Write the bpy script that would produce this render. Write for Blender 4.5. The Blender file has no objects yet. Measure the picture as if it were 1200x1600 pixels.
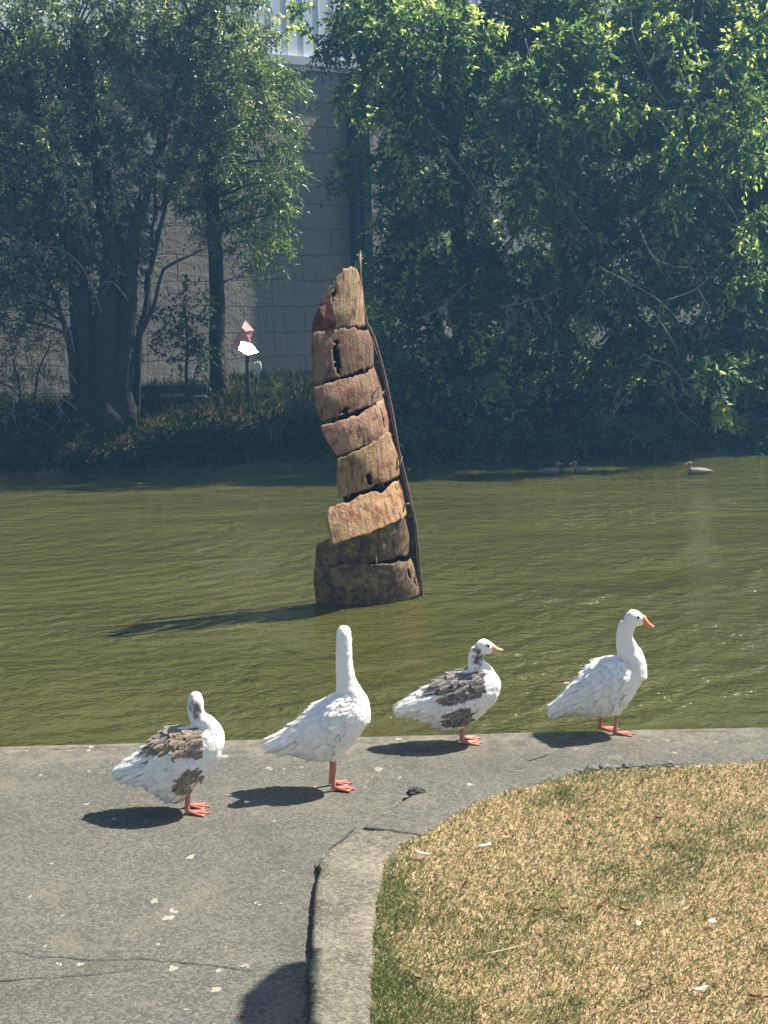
import bpy, math, random
import numpy as np
from mathutils import Vector, Matrix, noise
from mathutils.bvhtree import BVHTree
random.seed(7); rng = np.random.default_rng(7)
scn = bpy.context.scene
col = scn.collection
R = math.radians

# ------------------------------------------------------------------ camera
CAM_H = 2.45; F = 2300.0
cam = bpy.data.cameras.new('camera'); camo = bpy.data.objects.new('camera', cam); col.objects.link(camo)
camo.location = (0, 0, CAM_H)
PITCH = math.atan(300 / F)
CM = Matrix.Rotation(math.pi / 2 - PITCH, 4, 'X') @ Matrix.Rotation(R(-1.6), 4, 'Z')
camo.rotation_euler = CM.to_euler()
cam.sensor_fit = 'VERTICAL'; cam.sensor_height = 36; cam.lens = F / 1600 * 36
cam.clip_start = 0.1; cam.clip_end = 1000
scn.camera = camo
scn.render.resolution_x = 768; scn.render.resolution_y = 1024
# ------------------------------------------------------------------ light
SUN = Vector((0.69, 0.33, 1.0)).normalized()
SUN_EL = math.asin(SUN.z); SUN_AZ = math.atan2(SUN.x, SUN.y)
w = bpy.data.worlds.new('World'); scn.world = w; w.use_nodes = True
nt = w.node_tree; bg = nt.nodes['Background']
sky = nt.nodes.new('ShaderNodeTexSky'); sky.sky_type = 'NISHITA'; sky.sun_disc = False
sky.sun_elevation = SUN_EL; sky.sun_rotation = SUN_AZ
nt.links.new(sky.outputs[0], bg.inputs[0]); bg.inputs[1].default_value = 0.07
sl = bpy.data.lights.new('sun', 'SUN'); sl.energy = 5.0; sl.angle = R(0.5); sl.color = (1, 0.94, 0.83)
so = bpy.data.objects.new('sun', sl); col.objects.link(so); so.rotation_euler = SUN.to_track_quat('Z', 'Y').to_euler()
so.location = (10, 5, 20)
scn.view_settings.view_transform = 'Standard'; scn.view_settings.look = 'None'
scn.view_settings.exposure = 1.08; scn.view_settings.gamma = 1
scn.render.engine = 'CYCLES'
scn.cycles.max_bounces = 8; scn.cycles.transparent_max_bounces = 8

# ------------------------------------------------------------------ helpers
def ray(px, py):
    return (CM.to_3x3() @ Vector(((px - 600) / F, (800 - py) / F, -1)))
def P(px, py, z=0.0):
    d = ray(px, py); k = (z - CAM_H) / d.z
    return Vector((0, 0, CAM_H)) + d * k
def D(px, py, y):
    d = ray(px, py); return Vector((0, 0, CAM_H)) + d * (y / d.y)

def tag(o, label=None, cat=None, group=None, kind=None):
    if label: o['label'] = label
    if cat: o['category'] = cat
    if group: o['group'] = group
    if kind: o['kind'] = kind
    return o
def empty(name, loc, rz=0.0):
    o = bpy.data.objects.new(name, None); col.objects.link(o); o.location = loc; o.rotation_euler = (0, 0, rz)
    o.empty_display_size = 0.1
    return o
def mesh(name, verts, faces, mat=None, parent=None, smooth=True, colors=None):
    me = bpy.data.meshes.new(name)
    me.from_pydata([tuple(v) for v in verts], [], faces); me.update()
    return obj(name, me, mat, parent, smooth, colors)
def obj(name, me, mat=None, parent=None, smooth=True, colors=None):
    o = bpy.data.objects.new(name, me); col.objects.link(o)
    if mat: me.materials.append(mat)
    if smooth: me.polygons.foreach_set('use_smooth', np.ones(len(me.polygons), bool))
    if colors is not None:
        a = me.color_attributes.new('tint', 'FLOAT_COLOR', 'POINT')
        c = np.ones((len(me.vertices), 4), np.float32); c[:, :3] = np.asarray(colors, np.float32)
        a.data.foreach_set('color', c.ravel())
    if parent: o.parent = parent
    return o
def fast_mesh(name, V, T, mat, parent=None, colors=None, n=4, smooth=False):
    """V (N,3) array, T (M,n) int array"""
    me = bpy.data.meshes.new(name)
    me.vertices.add(len(V)); me.vertices.foreach_set('co', np.asarray(V, np.float32).ravel())
    me.loops.add(T.size); me.loops.foreach_set('vertex_index', T.astype(np.int32).ravel())
    me.polygons.add(len(T)); me.polygons.foreach_set('loop_start', np.arange(0, T.size, n, dtype=np.int32))
    me.polygons.foreach_set('loop_total', np.full(len(T), n, np.int32))
    me.update(calc_edges=True)
    return obj(name, me, mat, parent, smooth, colors)

class MB:
    def __init__(s): s.v = []; s.f = []; s.c = []
    def add(s, vs, fs, c=None):
        b = len(s.v); s.v += [Vector(q) for q in vs]; s.f += [tuple(i + b for i in f) for f in fs]
        if c is not None: s.c += [c] * len(vs) if isinstance(c[0], (int, float)) else list(c)
    def tube(s, pts, rad, n=7, c=None, cap=True):
        pts = [Vector(p) for p in pts]
        if not hasattr(rad, '__len__'): rad = [rad] * len(pts)
        vs = []; fs = []; up = None
        for i, p in enumerate(pts):
            t = (pts[min(i + 1, len(pts) - 1)] - pts[max(i - 1, 0)]).normalized()
            if up is None:
                up = t.orthogonal().normalized()
            else:
                up = (up - t * up.dot(t))
                up = up.normalized() if up.length > 1e-6 else t.orthogonal().normalized()
            sd = t.cross(up)
            for k in range(n):
                a = 2 * math.pi * k / n
                vs.append(p + (up * math.cos(a) + sd * math.sin(a)) * rad[i])
        for i in range(len(pts) - 1):
            for k in range(n):
                fs.append((i*n+k, i*n+(k+1) % n, (i+1)*n+(k+1) % n, (i+1)*n+k))
        if cap:
            fs.append(tuple(range(n))[::-1]); fs.append(tuple((len(pts)-1)*n + k for k in range(n)))
        s.add(vs, fs, c)
    def box(s, lo, hi, M=None, c=None):
        x0, y0, z0 = lo; x1, y1, z1 = hi
        vs = [Vector(q) for q in ((x0,y0,z0),(x1,y0,z0),(x1,y1,z0),(x0,y1,z0),(x0,y0,z1),(x1,y0,z1),(x1,y1,z1),(x0,y1,z1))]
        if M: vs = [M @ q for q in vs]
        s.add(vs, [(0,3,2,1),(4,5,6,7),(0,1,5,4),(1,2,6,5),(2,3,7,6),(3,0,4,7)], c)
    def build(s, name, mat, parent=None, smooth=True):
        return mesh(name, s.v, s.f, mat, parent, smooth, s.c if len(s.c) == len(s.v) and s.c else None)

# ------------------------------------------------------------------ materials
def new_mat(name):
    m = bpy.data.materials.new(name); m.use_nodes = True
    m.node_tree.nodes.clear(); return m, NB(m.node_tree)
class NB:
    def __init__(s, t): s.t = t
    def n(s, typ, **kw):
        nd = s.t.nodes.new(typ); ins = kw.pop('ins', {})
        for k, v in kw.items(): setattr(nd, k, v)
        for k, v in ins.items():
            if hasattr(v, 'links') or isinstance(v, bpy.types.NodeSocket): s.t.links.new(v, nd.inputs[k])
            else: nd.inputs[k].default_value = v
        return nd
    def noise(s, vec, scale, detail=4, rough=.55, dist=0):
        return s.n('ShaderNodeTexNoise', ins={'Vector': vec, 'Scale': scale, 'Detail': detail, 'Roughness': rough, 'Distortion': dist}).outputs['Fac']
    def ramp(s, fac, stops):
        nd = s.n('ShaderNodeValToRGB', ins={'Fac': fac}); cr = nd.color_ramp
        while len(cr.elements) < len(stops): cr.elements.new(.5)
        for e, (p, c) in zip(cr.elements, stops):
            e.position = p; e.color = (*c, 1) if len(c) == 3 else c
        return nd.outputs['Color']
    def fr(s, fac, a, b):
        return s.n('ShaderNodeMapRange', ins={'Value': fac, 'From Min': a, 'From Max': b}).outputs[0]
    def mix(s, fac, a, b, mode='MIX'):
        nd = s.n('ShaderNodeMix', data_type='RGBA', blend_type=mode)
        for k, v in ((0, fac), (6, a), (7, b)):
            if isinstance(v, bpy.types.NodeSocket): s.t.links.new(v, nd.inputs[k])
            else: nd.inputs[k].default_value = (*v, 1) if hasattr(v, '__len__') and len(v) == 3 else v
        return nd.outputs[2]
    def math(s, op, a, b=0.0):
        nd = s.n('ShaderNodeMath', operation=op)
        for k, v in ((0, a), (1, b)):
            if isinstance(v, bpy.types.NodeSocket): s.t.links.new(v, nd.inputs[k])
            else: nd.inputs[k].default_value = v
        return nd.outputs[0]
    def pos(s): return s.n('ShaderNodeNewGeometry').outputs['Position']
    def obj(s): return s.n('ShaderNodeTexCoord').outputs['Object']
    def mapping(s, vec, scale=(1,1,1), rot=(0,0,0), loc=(0,0,0)):
        return s.n('ShaderNodeMapping', ins={'Vector': vec, 'Scale': scale, 'Rotation': rot, 'Location': loc}).outputs[0]
    def bump(s, h, strength=.5, dist=.01, normal=None):
        i = {'Height': h, 'Strength': strength, 'Distance': dist}
        if normal is not None: i['Normal'] = normal
        return s.n('ShaderNodeBump', ins=i).outputs[0]
    def out(s, sh): s.n('ShaderNodeOutputMaterial', ins={'Surface': sh})
    def pbr(s, color, rough=.8, normal=None, spec=.4, metal=0.0, **kw):
        i = {'Base Color': color if not (hasattr(color, '__len__') and len(color) == 3) else (*color, 1),
             'Roughness': rough, 'Specular IOR Level': spec, 'Metallic': metal}
        if normal is not None: i['Normal'] = normal
        i.update(kw)
        return s.n('ShaderNodeBsdfPrincipled', ins=i).outputs[0]
def plain(name, color, rough=.6, metal=0, bump=0, bscale=30, var=.25, spec=.4):
    m, b = new_mat(name); p = b.obj()
    f = b.noise(p, bscale * .5, 5)
    c = b.mix(b.fr(f, .3, .7), tuple(x * (1 - var) for x in color), tuple(min(1, x * (1 + var)) for x in color))
    nrm = b.bump(b.noise(p, bscale, 5), 1, bump) if bump else None
    b.out(b.pbr(c, rough, nrm, spec, metal)); return m

def attr(b, name='tint'): return b.n('ShaderNodeVertexColor', layer_name=name).outputs[0]

# plumage
m_feather, b = new_mat('feathers'); p = b.obj()
barb = b.noise(b.mapping(p, (40, 40, 160)), 1, 3)
nrm = b.bump(barb, .35, .002)
c = b.mix(b.math('MULTIPLY', b.fr(barb, .3, .75), .12), attr(b), (.45, .42, .38))
b.out(b.pbr(c, .75, nrm, .2, **{'Subsurface Weight': .0}))
m_body, b = new_mat('body_plumage'); p = b.obj()
v1 = b.n('ShaderNodeTexVoronoi', ins={'Vector': b.mapping(p, (34, 34, 48)), 'Scale': 1.0}).outputs['Distance']
n1 = b.noise(p, 55, 4)
nrm = b.bump(b.math('ADD', b.math('MULTIPLY', v1, .6), b.math('ADD', n1, b.noise(b.mapping(p, (150, 150, 22)), 1, 3))), .45, .007)
b.out(b.pbr(attr(b), .8, nrm, .15))
m_leg, b = new_mat('leg_skin'); p = b.obj()
vv = b.n('ShaderNodeTexVoronoi', ins={'Vector': p, 'Scale': 260}).outputs['Distance']
b.out(b.pbr(b.mix(b.noise(p, 60), (.50, .14, .10), (.66, .24, .17)), .5, b.bump(vv, .4, .002), .4))
m_leg_dull, b = new_mat('leg_skin_dull'); p = b.obj()
vv = b.n('ShaderNodeTexVoronoi', ins={'Vector': p, 'Scale': 260}).outputs['Distance']
b.out(b.pbr(b.mix(b.noise(p, 60), (.50, .19, .14), (.70, .34, .25)), .5, b.bump(vv, .4, .002), .4))
m_beak = plain('beak_orange', (.78, .25, .09), .4, var=.12, bscale=50)
m_beak_pale = plain('beak_pale', (.80, .42, .24), .4, var=.12, bscale=50)
m_nail = plain('beak_nail', (.85, .68, .58), .4)
m_eye = plain('eye_dark', (.012, .012, .016), .1, var=.05)

# ground materials
m_path, b = new_mat('path_asphalt'); p = b.pos()
big = b.noise(p, .9, 5, .6); med = b.noise(p, 6, 5, .6); fine = b.noise(p, 85, 3, .75)
vor = b.n('ShaderNodeTexVoronoi', ins={'Vector': p, 'Scale': 95.0, 'Randomness': 1.0})
stone = b.fr(vor.outputs['Distance'], .2, .75)
stn = b.noise(b.mapping(p, (1.2, .8, 1), loc=(3, 1, 0)), 1.7, 6, .7, .6)
spk = b.n('ShaderNodeSeparateColor', ins={'Color': vor.outputs['Color']}).outputs[0]
base = b.mix(b.fr(big, .3, .7), (.082, .080, .067), (.116, .113, .094))
base = b.mix(b.math('MULTIPLY', b.fr(med, .45, .75), .5), base, (.17, .155, .12))
base = b.mix(b.fr(spk, .3, 1.0), base, b.mix(.35, base, (.38, .355, .29)))
base = b.mix(b.math('MULTIPLY', b.fr(spk, .35, .0), .42), base, (.065, .062, .056))
base = b.mix(b.math('MULTIPLY', stone, .35), base, (.07, .068, .06))
base = b.mix(b.math('MULTIPLY', b.fr(stn, .52, .66), .38), base, (.06, .055, .042))
base = b.mix(b.math('MULTIPLY', b.fr(stn, .44, .36), .35), base, (.20, .18, .13))
# pale droppings and lichen spots
ps = b.mapping(p, (1.0, .85, 1))
pd = b.n('ShaderNodeVectorMath', operation='ADD', ins={0: ps, 1: b.n('ShaderNodeVectorMath', operation='SCALE', ins={0: b.n('ShaderNodeTexNoise', ins={'Vector': ps, 'Scale': 22, 'Detail': 3}).outputs['Color'], 'Scale': .07}).outputs[0]}).outputs[0]
v2 = b.n('ShaderNodeTexVoronoi', ins={'Vector': pd, 'Scale': 4.6, 'Randomness': 1.0})
r2 = b.n('ShaderNodeSeparateColor', ins={'Color': v2.outputs['Color']})
thr = b.math('MULTIPLY', b.math('POWER', r2.outputs[0], 4), .24)
m1 = b.math('LESS_THAN', v2.outputs['Distance'], thr)
base = b.mix(b.math('MULTIPLY', m1, b.fr(r2.outputs[1], 0, 1.3)), base, (.38, .34, .25))
v3 = b.n('ShaderNodeTexVoronoi', ins={'Vector': pd, 'Scale': 11, 'Randomness': 1.0})
r3 = b.n('ShaderNodeSeparateColor', ins={'Color': v3.outputs['Color']})
m2 = b.math('LESS_THAN', v3.outputs['Distance'], b.math('MULTIPLY', b.math('POWER', r3.outputs[0], 7), .26))
base = b.mix(b.math('MULTIPLY', m2, .8), base, (.40, .37, .29))
sep = b.n('ShaderNodeSeparateXYZ', ins={'Vector': p})
# lichen / mud band near the water's edge
band = b.math('MULTIPLY', b.fr(sep.outputs[1], 7.9, 8.7), b.fr(b.noise(p, 7, 5, .7), .42, .62))
base = b.mix(b.math('MULTIPLY', band, .55), base, (.36, .32, .22))
h = b.math('ADD', b.math('MULTIPLY', vor.outputs['Distance'], -.6), b.math('ADD', fine, b.math('MULTIPLY', med, 1.5)))
b.out(b.pbr(base, .9, b.bump(h, .7, .006), .25))

m_kerb, b = new_mat('kerb_concrete'); p = b.pos()
med = b.noise(p, 5, 6, .65); fine = b.noise(p, 70, 3, .75)
vor = b.n('ShaderNodeTexVoronoi', ins={'Vector': p, 'Scale': 75.0})
spk = b.n('ShaderNodeSeparateColor', ins={'Color': vor.outputs['Color']}).outputs[0]
base = b.mix(b.fr(med, .35, .7), (.10, .092, .066), (.23, .21, .155))
base = b.mix(b.math('MULTIPLY', b.fr(b.noise(p, 1.6, 5, .7), .5, .64), .5), base, (.07, .066, .05))
base = b.mix(b.math('MULTIPLY', b.fr(spk, .4, 1.0), .5), base, (.34, .31, .24))
base = b.mix(b.math('MULTIPLY', b.fr(spk, .3, 0), .5), base, (.08, .075, .06))
b.out(b.pbr(base, .92, b.bump(b.math('ADD', fine, b.math('MULTIPLY', med, 1.3)), .9, .012), .2))

m_crack = plain('crack_dark', (.035, .032, .028), .95, var=.3)
m_soil, b = new_mat('dry_turf'); p = b.pos()
a = b.noise(p, 1.6, 5, .6); f = b.noise(b.mapping(p, (1, 1, 1)), 60, 4, .7)
c = b.mix(b.fr(a, .42, .6), (.20, .19, .09), (.55, .42, .26))
c = b.mix(b.fr(f, .35, .7), b.mix(.6, c, (.05, .04, .025)), c)
b.out(b.pbr(c, .95, b.bump(f, 1, .02), .1))
m_blade, b = new_mat('grass_blade')
dif = b.n('ShaderNodeBsdfDiffuse', ins={'Color': attr(b)}).outputs[0]
tr = b.n('ShaderNodeBsdfTranslucent', ins={'Color': attr(b)}).outputs[0]
b.out(b.n('ShaderNodeMixShader', ins={0: .35, 1: dif, 2: tr}).outputs[0])

m_bank, b = new_mat('bank_soil'); p = b.pos()
a = b.noise(p, .8, 6, .65); f = b.noise(p, 12, 5, .7)
c = b.mix(b.fr(a, .4, .65), (.035, .045, .018), (.12, .09, .05))
c = b.mix(b.fr(f, .55, .75), c, (.20, .17, .08))
b.out(b.pbr(c, .95, b.bump(f, 1, .06), .1))

m_water, b = new_mat('pond_water'); p = b.pos()
pw = b.mapping(p, (1, 1, 1), (0, 0, R(14)))
w1 = b.noise(b.mapping(pw, (4.2, 3.8, 1)), 1, 4, .55, .4)
w2 = b.noise(b.mapping(pw, (13, 12, 1)), 1, 3, .55, .4)
w3 = b.noise(b.mapping(pw, (.9, .9, 1)), 1, 3, .5, .3)
hh = b.math('ADD', b.math('MULTIPLY', w1, .8), b.math('ADD', b.math('MULTIPLY', w2, .32), b.math('MULTIPLY', w3, .6)))
ring = b.n('ShaderNodeTexWave', wave_type='RINGS', rings_direction='Z', ins={'Vector': b.mapping(p, (1, 1, 1), loc=(5.5, -20, 0)), 'Scale': .85, 'Distortion': 5.0, 'Detail': 3, 'Detail Scale': 1.2}).outputs[1]
hh = b.math('ADD', hh, b.math('MULTIPLY', ring, .11))
murk = b.mix(b.fr(b.noise(p, .25, 4), .35, .65), (.062, .062, .013), (.078, .077, .019))
calm = b.fr(b.noise(b.mapping(p, (.3, .4, 1), (0, 0, R(-20))), 1, 3, .5, .5), .38, .62)
hh = b.math('MULTIPLY', hh, b.math('ADD', b.math('MULTIPLY', calm, .75), .4))
b.out(b.pbr(murk, .05, b.bump(hh, 1.0, .12), .5, **{'IOR': 1.33, 'Subsurface Weight': 1.0, 'Subsurface Radius': (.5, .6, .3), 'Subsurface Scale': .35}))

# leaves: tint holds leaf colour and painted sunlit tips, transmitted light from the sun behind
def leaf_mat(name, tr_w=.4, gloss=.35, rough=.38):
    m, b = new_mat(name); c = attr(b)
    pr = b.pbr(c, rough, None, gloss)
    tcol = b.mix(1.0, c, (2.3, 2.4, 1.2), 'MULTIPLY')
    tr = b.n('ShaderNodeBsdfTranslucent', ins={'Color': tcol}).outputs[0]
    b.out(b.n('ShaderNodeMixShader', ins={0: tr_w, 1: pr, 2: tr}).outputs[0]); return m
m_leaf = leaf_mat('leaf', .5); m_leaf_gloss = leaf_mat('leaf_glossy', .35, .6, .3)
m_grassleaf = leaf_mat('grass_leaf', .15, .1, .7)
m_bark = plain('bark', (.035, .029, .024), .9, bump=.06, bscale=9, var=.4)
m_twig = plain('twig_grey', (.22, .20, .17), .85, bump=.005, bscale=20)
m_pole = plain('timber_pole', (.05, .05, .045), .85, bump=.01, bscale=12, var=.3)

m_wall, b = new_mat('wall_blocks'); p = b.obj()   # object x runs along the wall, z up
wob = b.n('ShaderNodeVectorMath', operation='ADD', ins={0: p, 1: b.n('ShaderNodeVectorMath', operation='SCALE', ins={0: b.n('ShaderNodeTexNoise', ins={'Vector': p, 'Scale': .8, 'Detail': 4}).outputs['Color'], 'Scale': .25}).outputs[0]}).outputs[0]
xz = b.n('ShaderNodeSeparateXYZ', ins={'Vector': wob})
vxy = b.n('ShaderNodeCombineXYZ', ins={0: xz.outputs[0], 1: xz.outputs[2], 2: 0.0}).outputs[0]
br = b.n('ShaderNodeTexBrick', ins={'Vector': vxy, 'Color1': (.3,.3,.3,1), 'Color2': (.75,.75,.75,1), 'Mortar': (0,0,0,1), 'Scale': 1.0, 'Mortar Size': .022, 'Mortar Smooth': .6, 'Brick Width': 1.7, 'Row Height': .62})
streak = b.noise(b.mapping(p, (9, 9, .9)), 1, 5, .7); rough_n = b.noise(p, 4.5, 6, .7)
base = b.mix(br.outputs['Color'], (.40, .37, .33), (.50, .465, .42))
base = b.mix(b.math('MULTIPLY', b.fr(streak, .5, .75), .35), base, (.13, .12, .115))
base = b.mix(b.math('MULTIPLY', br.outputs['Fac'], .3), base, (.12, .11, .10))
hgt = b.math('ADD', b.math('MULTIPLY', br.outputs['Color'], .5), b.math('ADD', b.math('MULTIPLY', streak, .6), b.math('MULTIPLY', rough_n, 1.2)))
b.out(b.pbr(base, .9, b.bump(hgt, 1.0, .3), .2))
m_panel = plain('wall_smooth', (.22, .23, .24), .8, var=.1, bscale=3)
m_clad = plain('steel_cladding', (.66, .70, .74), .5, var=.06, bscale=2)
m_trim = plain('steel_trim', (.55, .56, .58), .5, var=.05, bscale=3)
m_column = plain('dark_steel', (.008, .010, .012), .8, var=.15, spec=.1, bscale=5)

# rusty sheets
def rust(name, shift):
    m, b = new_mat(name); p = b.obj()
    n1 = b.noise(b.mapping(p, (1, 1, 1), loc=(shift, shift * 2, 0)), 4.6, 6, .7)
    n2 = b.noise(b.mapping(p, (26, 26, 3.5), loc=(shift, 0, 0)), 1, 5, .7)
    n3 = b.noise(b.mapping(p, (1, 1, 1), loc=(0, shift, 5)), 9, 6, .75)
    n4 = b.noise(b.mapping(p, (1, 1, 1), loc=(shift * 3, 1, 0)), 40, 4, .7)
    c = b.ramp(n1, [(.3, (.12, .055, .04)), (.42, (.36, .18, .12)), (.54, (.52, .34, .24)), (.68, (.34, .24, .15))])
    if shift > 7.5: c = b.mix(b.fr(n3, .35, .6), (.11, .06, .045), (.24, .17, .11))  # lowest two sheets darker: their shade is put into the colour
    c = b.mix(b.math('MULTIPLY', b.fr(n3, .48, .6), .45 if shift > 7.5 else .8), c, (.46, .36, .13) if shift > 4 else (.40, .35, .22))
    c = b.mix(b.math('MULTIPLY', b.fr(n2, .52, .66), .8), c, (.10, .055, .045))
    c = b.mix(b.math('MULTIPLY', b.fr(n4, .62, .72), .7), c, (.50, .47, .38))
    c = b.mix(b.math('MULTIPLY', b.fr(n4, .38, .28), .6), c, (.07, .045, .035))
    tint = [(1,.97,.86), (.55,.50,.50), (.66,.60,.55), (1.0,.88,.84), (.82,.76,.66), (1.0,.90,.76), (1,.95,.9), (1,.95,.9)][int(round(shift / 1.3))]
    c = b.mix(1.0, c, tint, 'MULTIPLY')
    c = b.mix(b.math('MULTIPLY', b.fr(b.noise(b.mapping(p, (1, 1, .8), loc=(shift * 7, 2, 1)), 6.5, 5, .65, .8), .55, .66), .75), c, (.055, .032, .026))
    b.out(b.pbr(c, .85, b.bump(b.math('ADD', n4, n2), .9, .02), .2)); return m
m_rust = [rust('rusty_sheet_%s' % 'abcdefgh'[i], i * 1.3) for i in range(8)]
m_rust_dark = plain('old_iron', (.055, .035, .028), .85, bump=.01, bscale=30, var=.4)
m_wire = plain('wire_rust', (.20, .14, .11), .7, var=.3, metal=.3)

# ------------------------------------------------------------------ terrain, water
E0 = P(0, 1165, 0); E1 = P(1200, 1135, 0)
def edge_y(x): return E0.y + (E1.y - E0.y) * (x - E0.x) / (E1.x - E0.x)
WZ = -0.35
mesh('ground', [(-95,-8,-1.6),(95,-8,-1.6),(95,88,-1.6),(-95,88,-1.6)], [(0,1,2,3)], m_bank, None, False)['kind'] = 'structure'
wy0 = edge_y(0) - 1.0
tag(mesh('water', [(-60,wy0-1.5,WZ),(60,wy0-1.5,WZ),(60,32,WZ),(-60,32,WZ)], [(0,1,2,3)], m_water, None, False), kind='structure')

kl_px = [(478,1900),(481,1720),(485,1600),(487,1480),(492,1400),(499,1345),(520,1322),(562,1296)]
kr_px = [(575,1900),(578,1720),(580,1600),(580,1480),(589,1400),(600,1345),(625,1318),(655,1306)]
KL = [P(x, y, .04) for x, y in kl_px]; KR = [P(x, y, .04) for x, y in kr_px]
def kerb_left_x(y):
    ys = [q.y for q in KL]; xs = [q.x for q in KL]
    return float(np.interp(y, ys, xs))
PIT = [P(x, y, 0) for x, y in [(500,1494),(484,1497),(462,1501),(440,1508),(420,1519),(404,1533),(390,1545),(379,1560),(374,1578),(372,1620),(372,1700),(385,1800),(430,1860),(500,1870)]]  # outline of the kerb shadow that the added bough is shaped to cast
def inpoly(x, y, poly):
    c = False; j = len(poly) - 1
    for i in range(len(poly)):
        xi, yi = poly[i][0], poly[i][1]; xj, yj = poly[j][0], poly[j][1]
        if (yi > y) != (yj > y) and x < (xj - xi) * (y - yi) / (yj - yi) + xi: c = not c
        j = i
    return c
def path_z(x, y):
    z = .006 * noise.noise(Vector((x * .9, y * .9, 0)))
    return z
KERB_SHADE_EDGE = []
for i in range(len(PIT)):
    p0, p1, p2, p3 = [PIT[(i + k) % len(PIT)] for k in (-1, 0, 1, 2)]
    for k in range(12):
        t = k / 12; q = p1.lerp(p2, t) if i >= len(PIT) - 3 else .5*((2*p1) + (p2-p0)*t + (2*p0-5*p1+4*p2-p3)*t*t + (3*p1-p0-3*p2+p3)*t*t*t)
        e = .006 * noise.noise(Vector((q.x * 30, q.y * 30, 0))) + .004 * noise.noise(Vector((q.x * 90, q.y * 90, 0)))
        KERB_SHADE_EDGE.append(Vector((q.x + e, q.y + e, 0)))
# path sheet, its far edge follows the waterside
xs = np.concatenate([np.arange(-14, -3, .25), np.arange(-3, -.62, .05), np.arange(-.62, -.1, .02), np.arange(-.1, 3, .05), np.arange(3, 14.01, .25)])
YT = np.concatenate([np.arange(-3, 4.0, .2), np.arange(4.0, 5.7, .03), np.arange(5.7, 8.3, .05)]); NY = len(YT) + 12
vs = []; fs = []
for i, x in enumerate(xs):
    ye = edge_y(x) + .012 * noise.noise(Vector((x * 5, 0, 3))) + .006 * noise.noise(Vector((x * 23, 0, 3)))
    t = np.concatenate([YT, np.linspace(8.3, ye, 13)[1:]])
    for k, q in enumerate(t):
        y = float(q)
        z = path_z(x, y)
        if k == NY - 1: z -= .018
        vs.append((x, y, z))
for i in range(len(xs) - 1):
    for k in range(NY - 1):
        a = i * NY + k
        cx_, cy_ = vs[a][0] + .002, vs[a][1] + .003
        fs.append((a, a + NY, a + NY + 1, a + 1))
nb = len(vs)
for i, x in enumerate(xs):
    v = vs[i * NY + NY - 1]; vs.append((v[0], v[1] + .004, -1.6))
for i in range(len(xs) - 1):
    fs.append((i * NY + NY - 1, (i + 1) * NY + NY - 1, nb + i + 1, nb + i))
path = tag(mesh('path', vs, fs, m_path), kind='structure')

def strip(points, width, zoff=.004, jit=.25):
    """thin irregular crack lying on the path"""
    vs = []; fs = []
    pts = []
    for i in range(len(points) - 1):
        a, c = points[i], points[i + 1]; n = max(2, int((c - a).length / .03))
        for k in range(n): pts.append(a.lerp(c, k / n))
    pts.append(points[-1])
    n = len(pts)
    for i, q in enumerate(pts):
        t = (pts[min(i+1, n-1)] - pts[max(i-1, 0)]).normalized(); sd = Vector((-t.y, t.x, 0))
        q = q + sd * (.022 * noise.noise(q * 9) + .008 * noise.noise(q * 41))
        wdt = width * (.35 + 1.1 * abs(noise.noise(q * 17 + Vector((3, 3, 3))))) * min(1, 6 * min(i + .3, n - i - .7) / n)
        z = path_z(q.x, q.y) + zoff
        vs += [(q.x + sd.x * wdt, q.y + sd.y * wdt, z), (q.x - sd.x * wdt, q.y - sd.y * wdt, z)]
    for i in range(n - 1): fs.append((2*i, 2*i+1, 2*i+3, 2*i+2))
    return vs, fs
def crack(pxs, width):
    v, f = strip([P(x, y, 0) for x, y in pxs], width); return mesh('crack', v, f, m_crack, path, False)
crack([(-60,1545),(0,1535),(90,1528),(160,1520),(240,1512)], .004)
crack([(0,1483),(50,1495),(110,1500),(230,1500),(300,1506),(390,1515),(440,1518)], .004)
crack([(600,1163),(560,1160),(500,1158),(440,1157)], .004)
crack([(560,1292),(530,1318),(512,1330)], .007)
crack([(822,1190),(850,1184),(862,1178)], .007)
crack([(1200,1146),(1100,1143),(1040,1147)], .004)
crack([(-40,1168),(60,1170),(140,1169),(220,1166)], .005)

for i, (a, c, w) in enumerate([(497,1352,9),(500,1384,11),(495,1425,7),(492,1462,6)]):
    v, f = strip([P(a - 4, c, 0), P(a + 2, c + w * 1.6, 0)], .010, .006); mesh('crack', v, f, m_crack, path, False)
# kerb
def loft_kerb(name, L, Rr, ztop, seed):
    def resamp(pl, n):
        d = [0]
        for i in range(1, len(pl)): d.append(d[-1] + (pl[i] - pl[i-1]).length)
        tt = np.linspace(0, d[-1], n); return [Vector([float(np.interp(t, d, [q[j] for q in pl])) for j in range(3)]) for t in tt]
    n = 130; A = resamp(L, n); B = resamp(Rr, n); vs = []; fs = []
    prof = [(0, -.9), (-.005, -.02), (.0, -.006), (.06, 0), (.2, 0), (.35, 0), (.5, .003), (.65, 0), (.8, 0), (.94, -.002), (1.0, -.012), (1.01, -.3)]
    for i in range(n):
        for (u, dz) in prof:
            q = A[i].lerp(B[i], u)
            e = .012 * noise.noise(Vector((q.x * 6, q.y * 6, seed))) + .006 * noise.noise(Vector((q.x * 30, q.y * 30, seed)))
            if u < .03 or u > .93: q = q + Vector((e * 1.4, e, 0))
            z = ztop + dz + (.5 * e if dz > -.1 else 0)
            vs.append((q.x, q.y, z))
    m = len(prof)
    for i in range(n - 1):
        for k in range(m - 1): fs.append((i*m+k, i*m+k+1, (i+1)*m+k+1, (i+1)*m+k))
    fs.append(tuple(range(m))[::-1]); fs.append(tuple((n-1)*m + k for k in range(m)))
    o = mesh(name, vs, fs, m_kerb); return tag(o, kind='structure')
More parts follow.
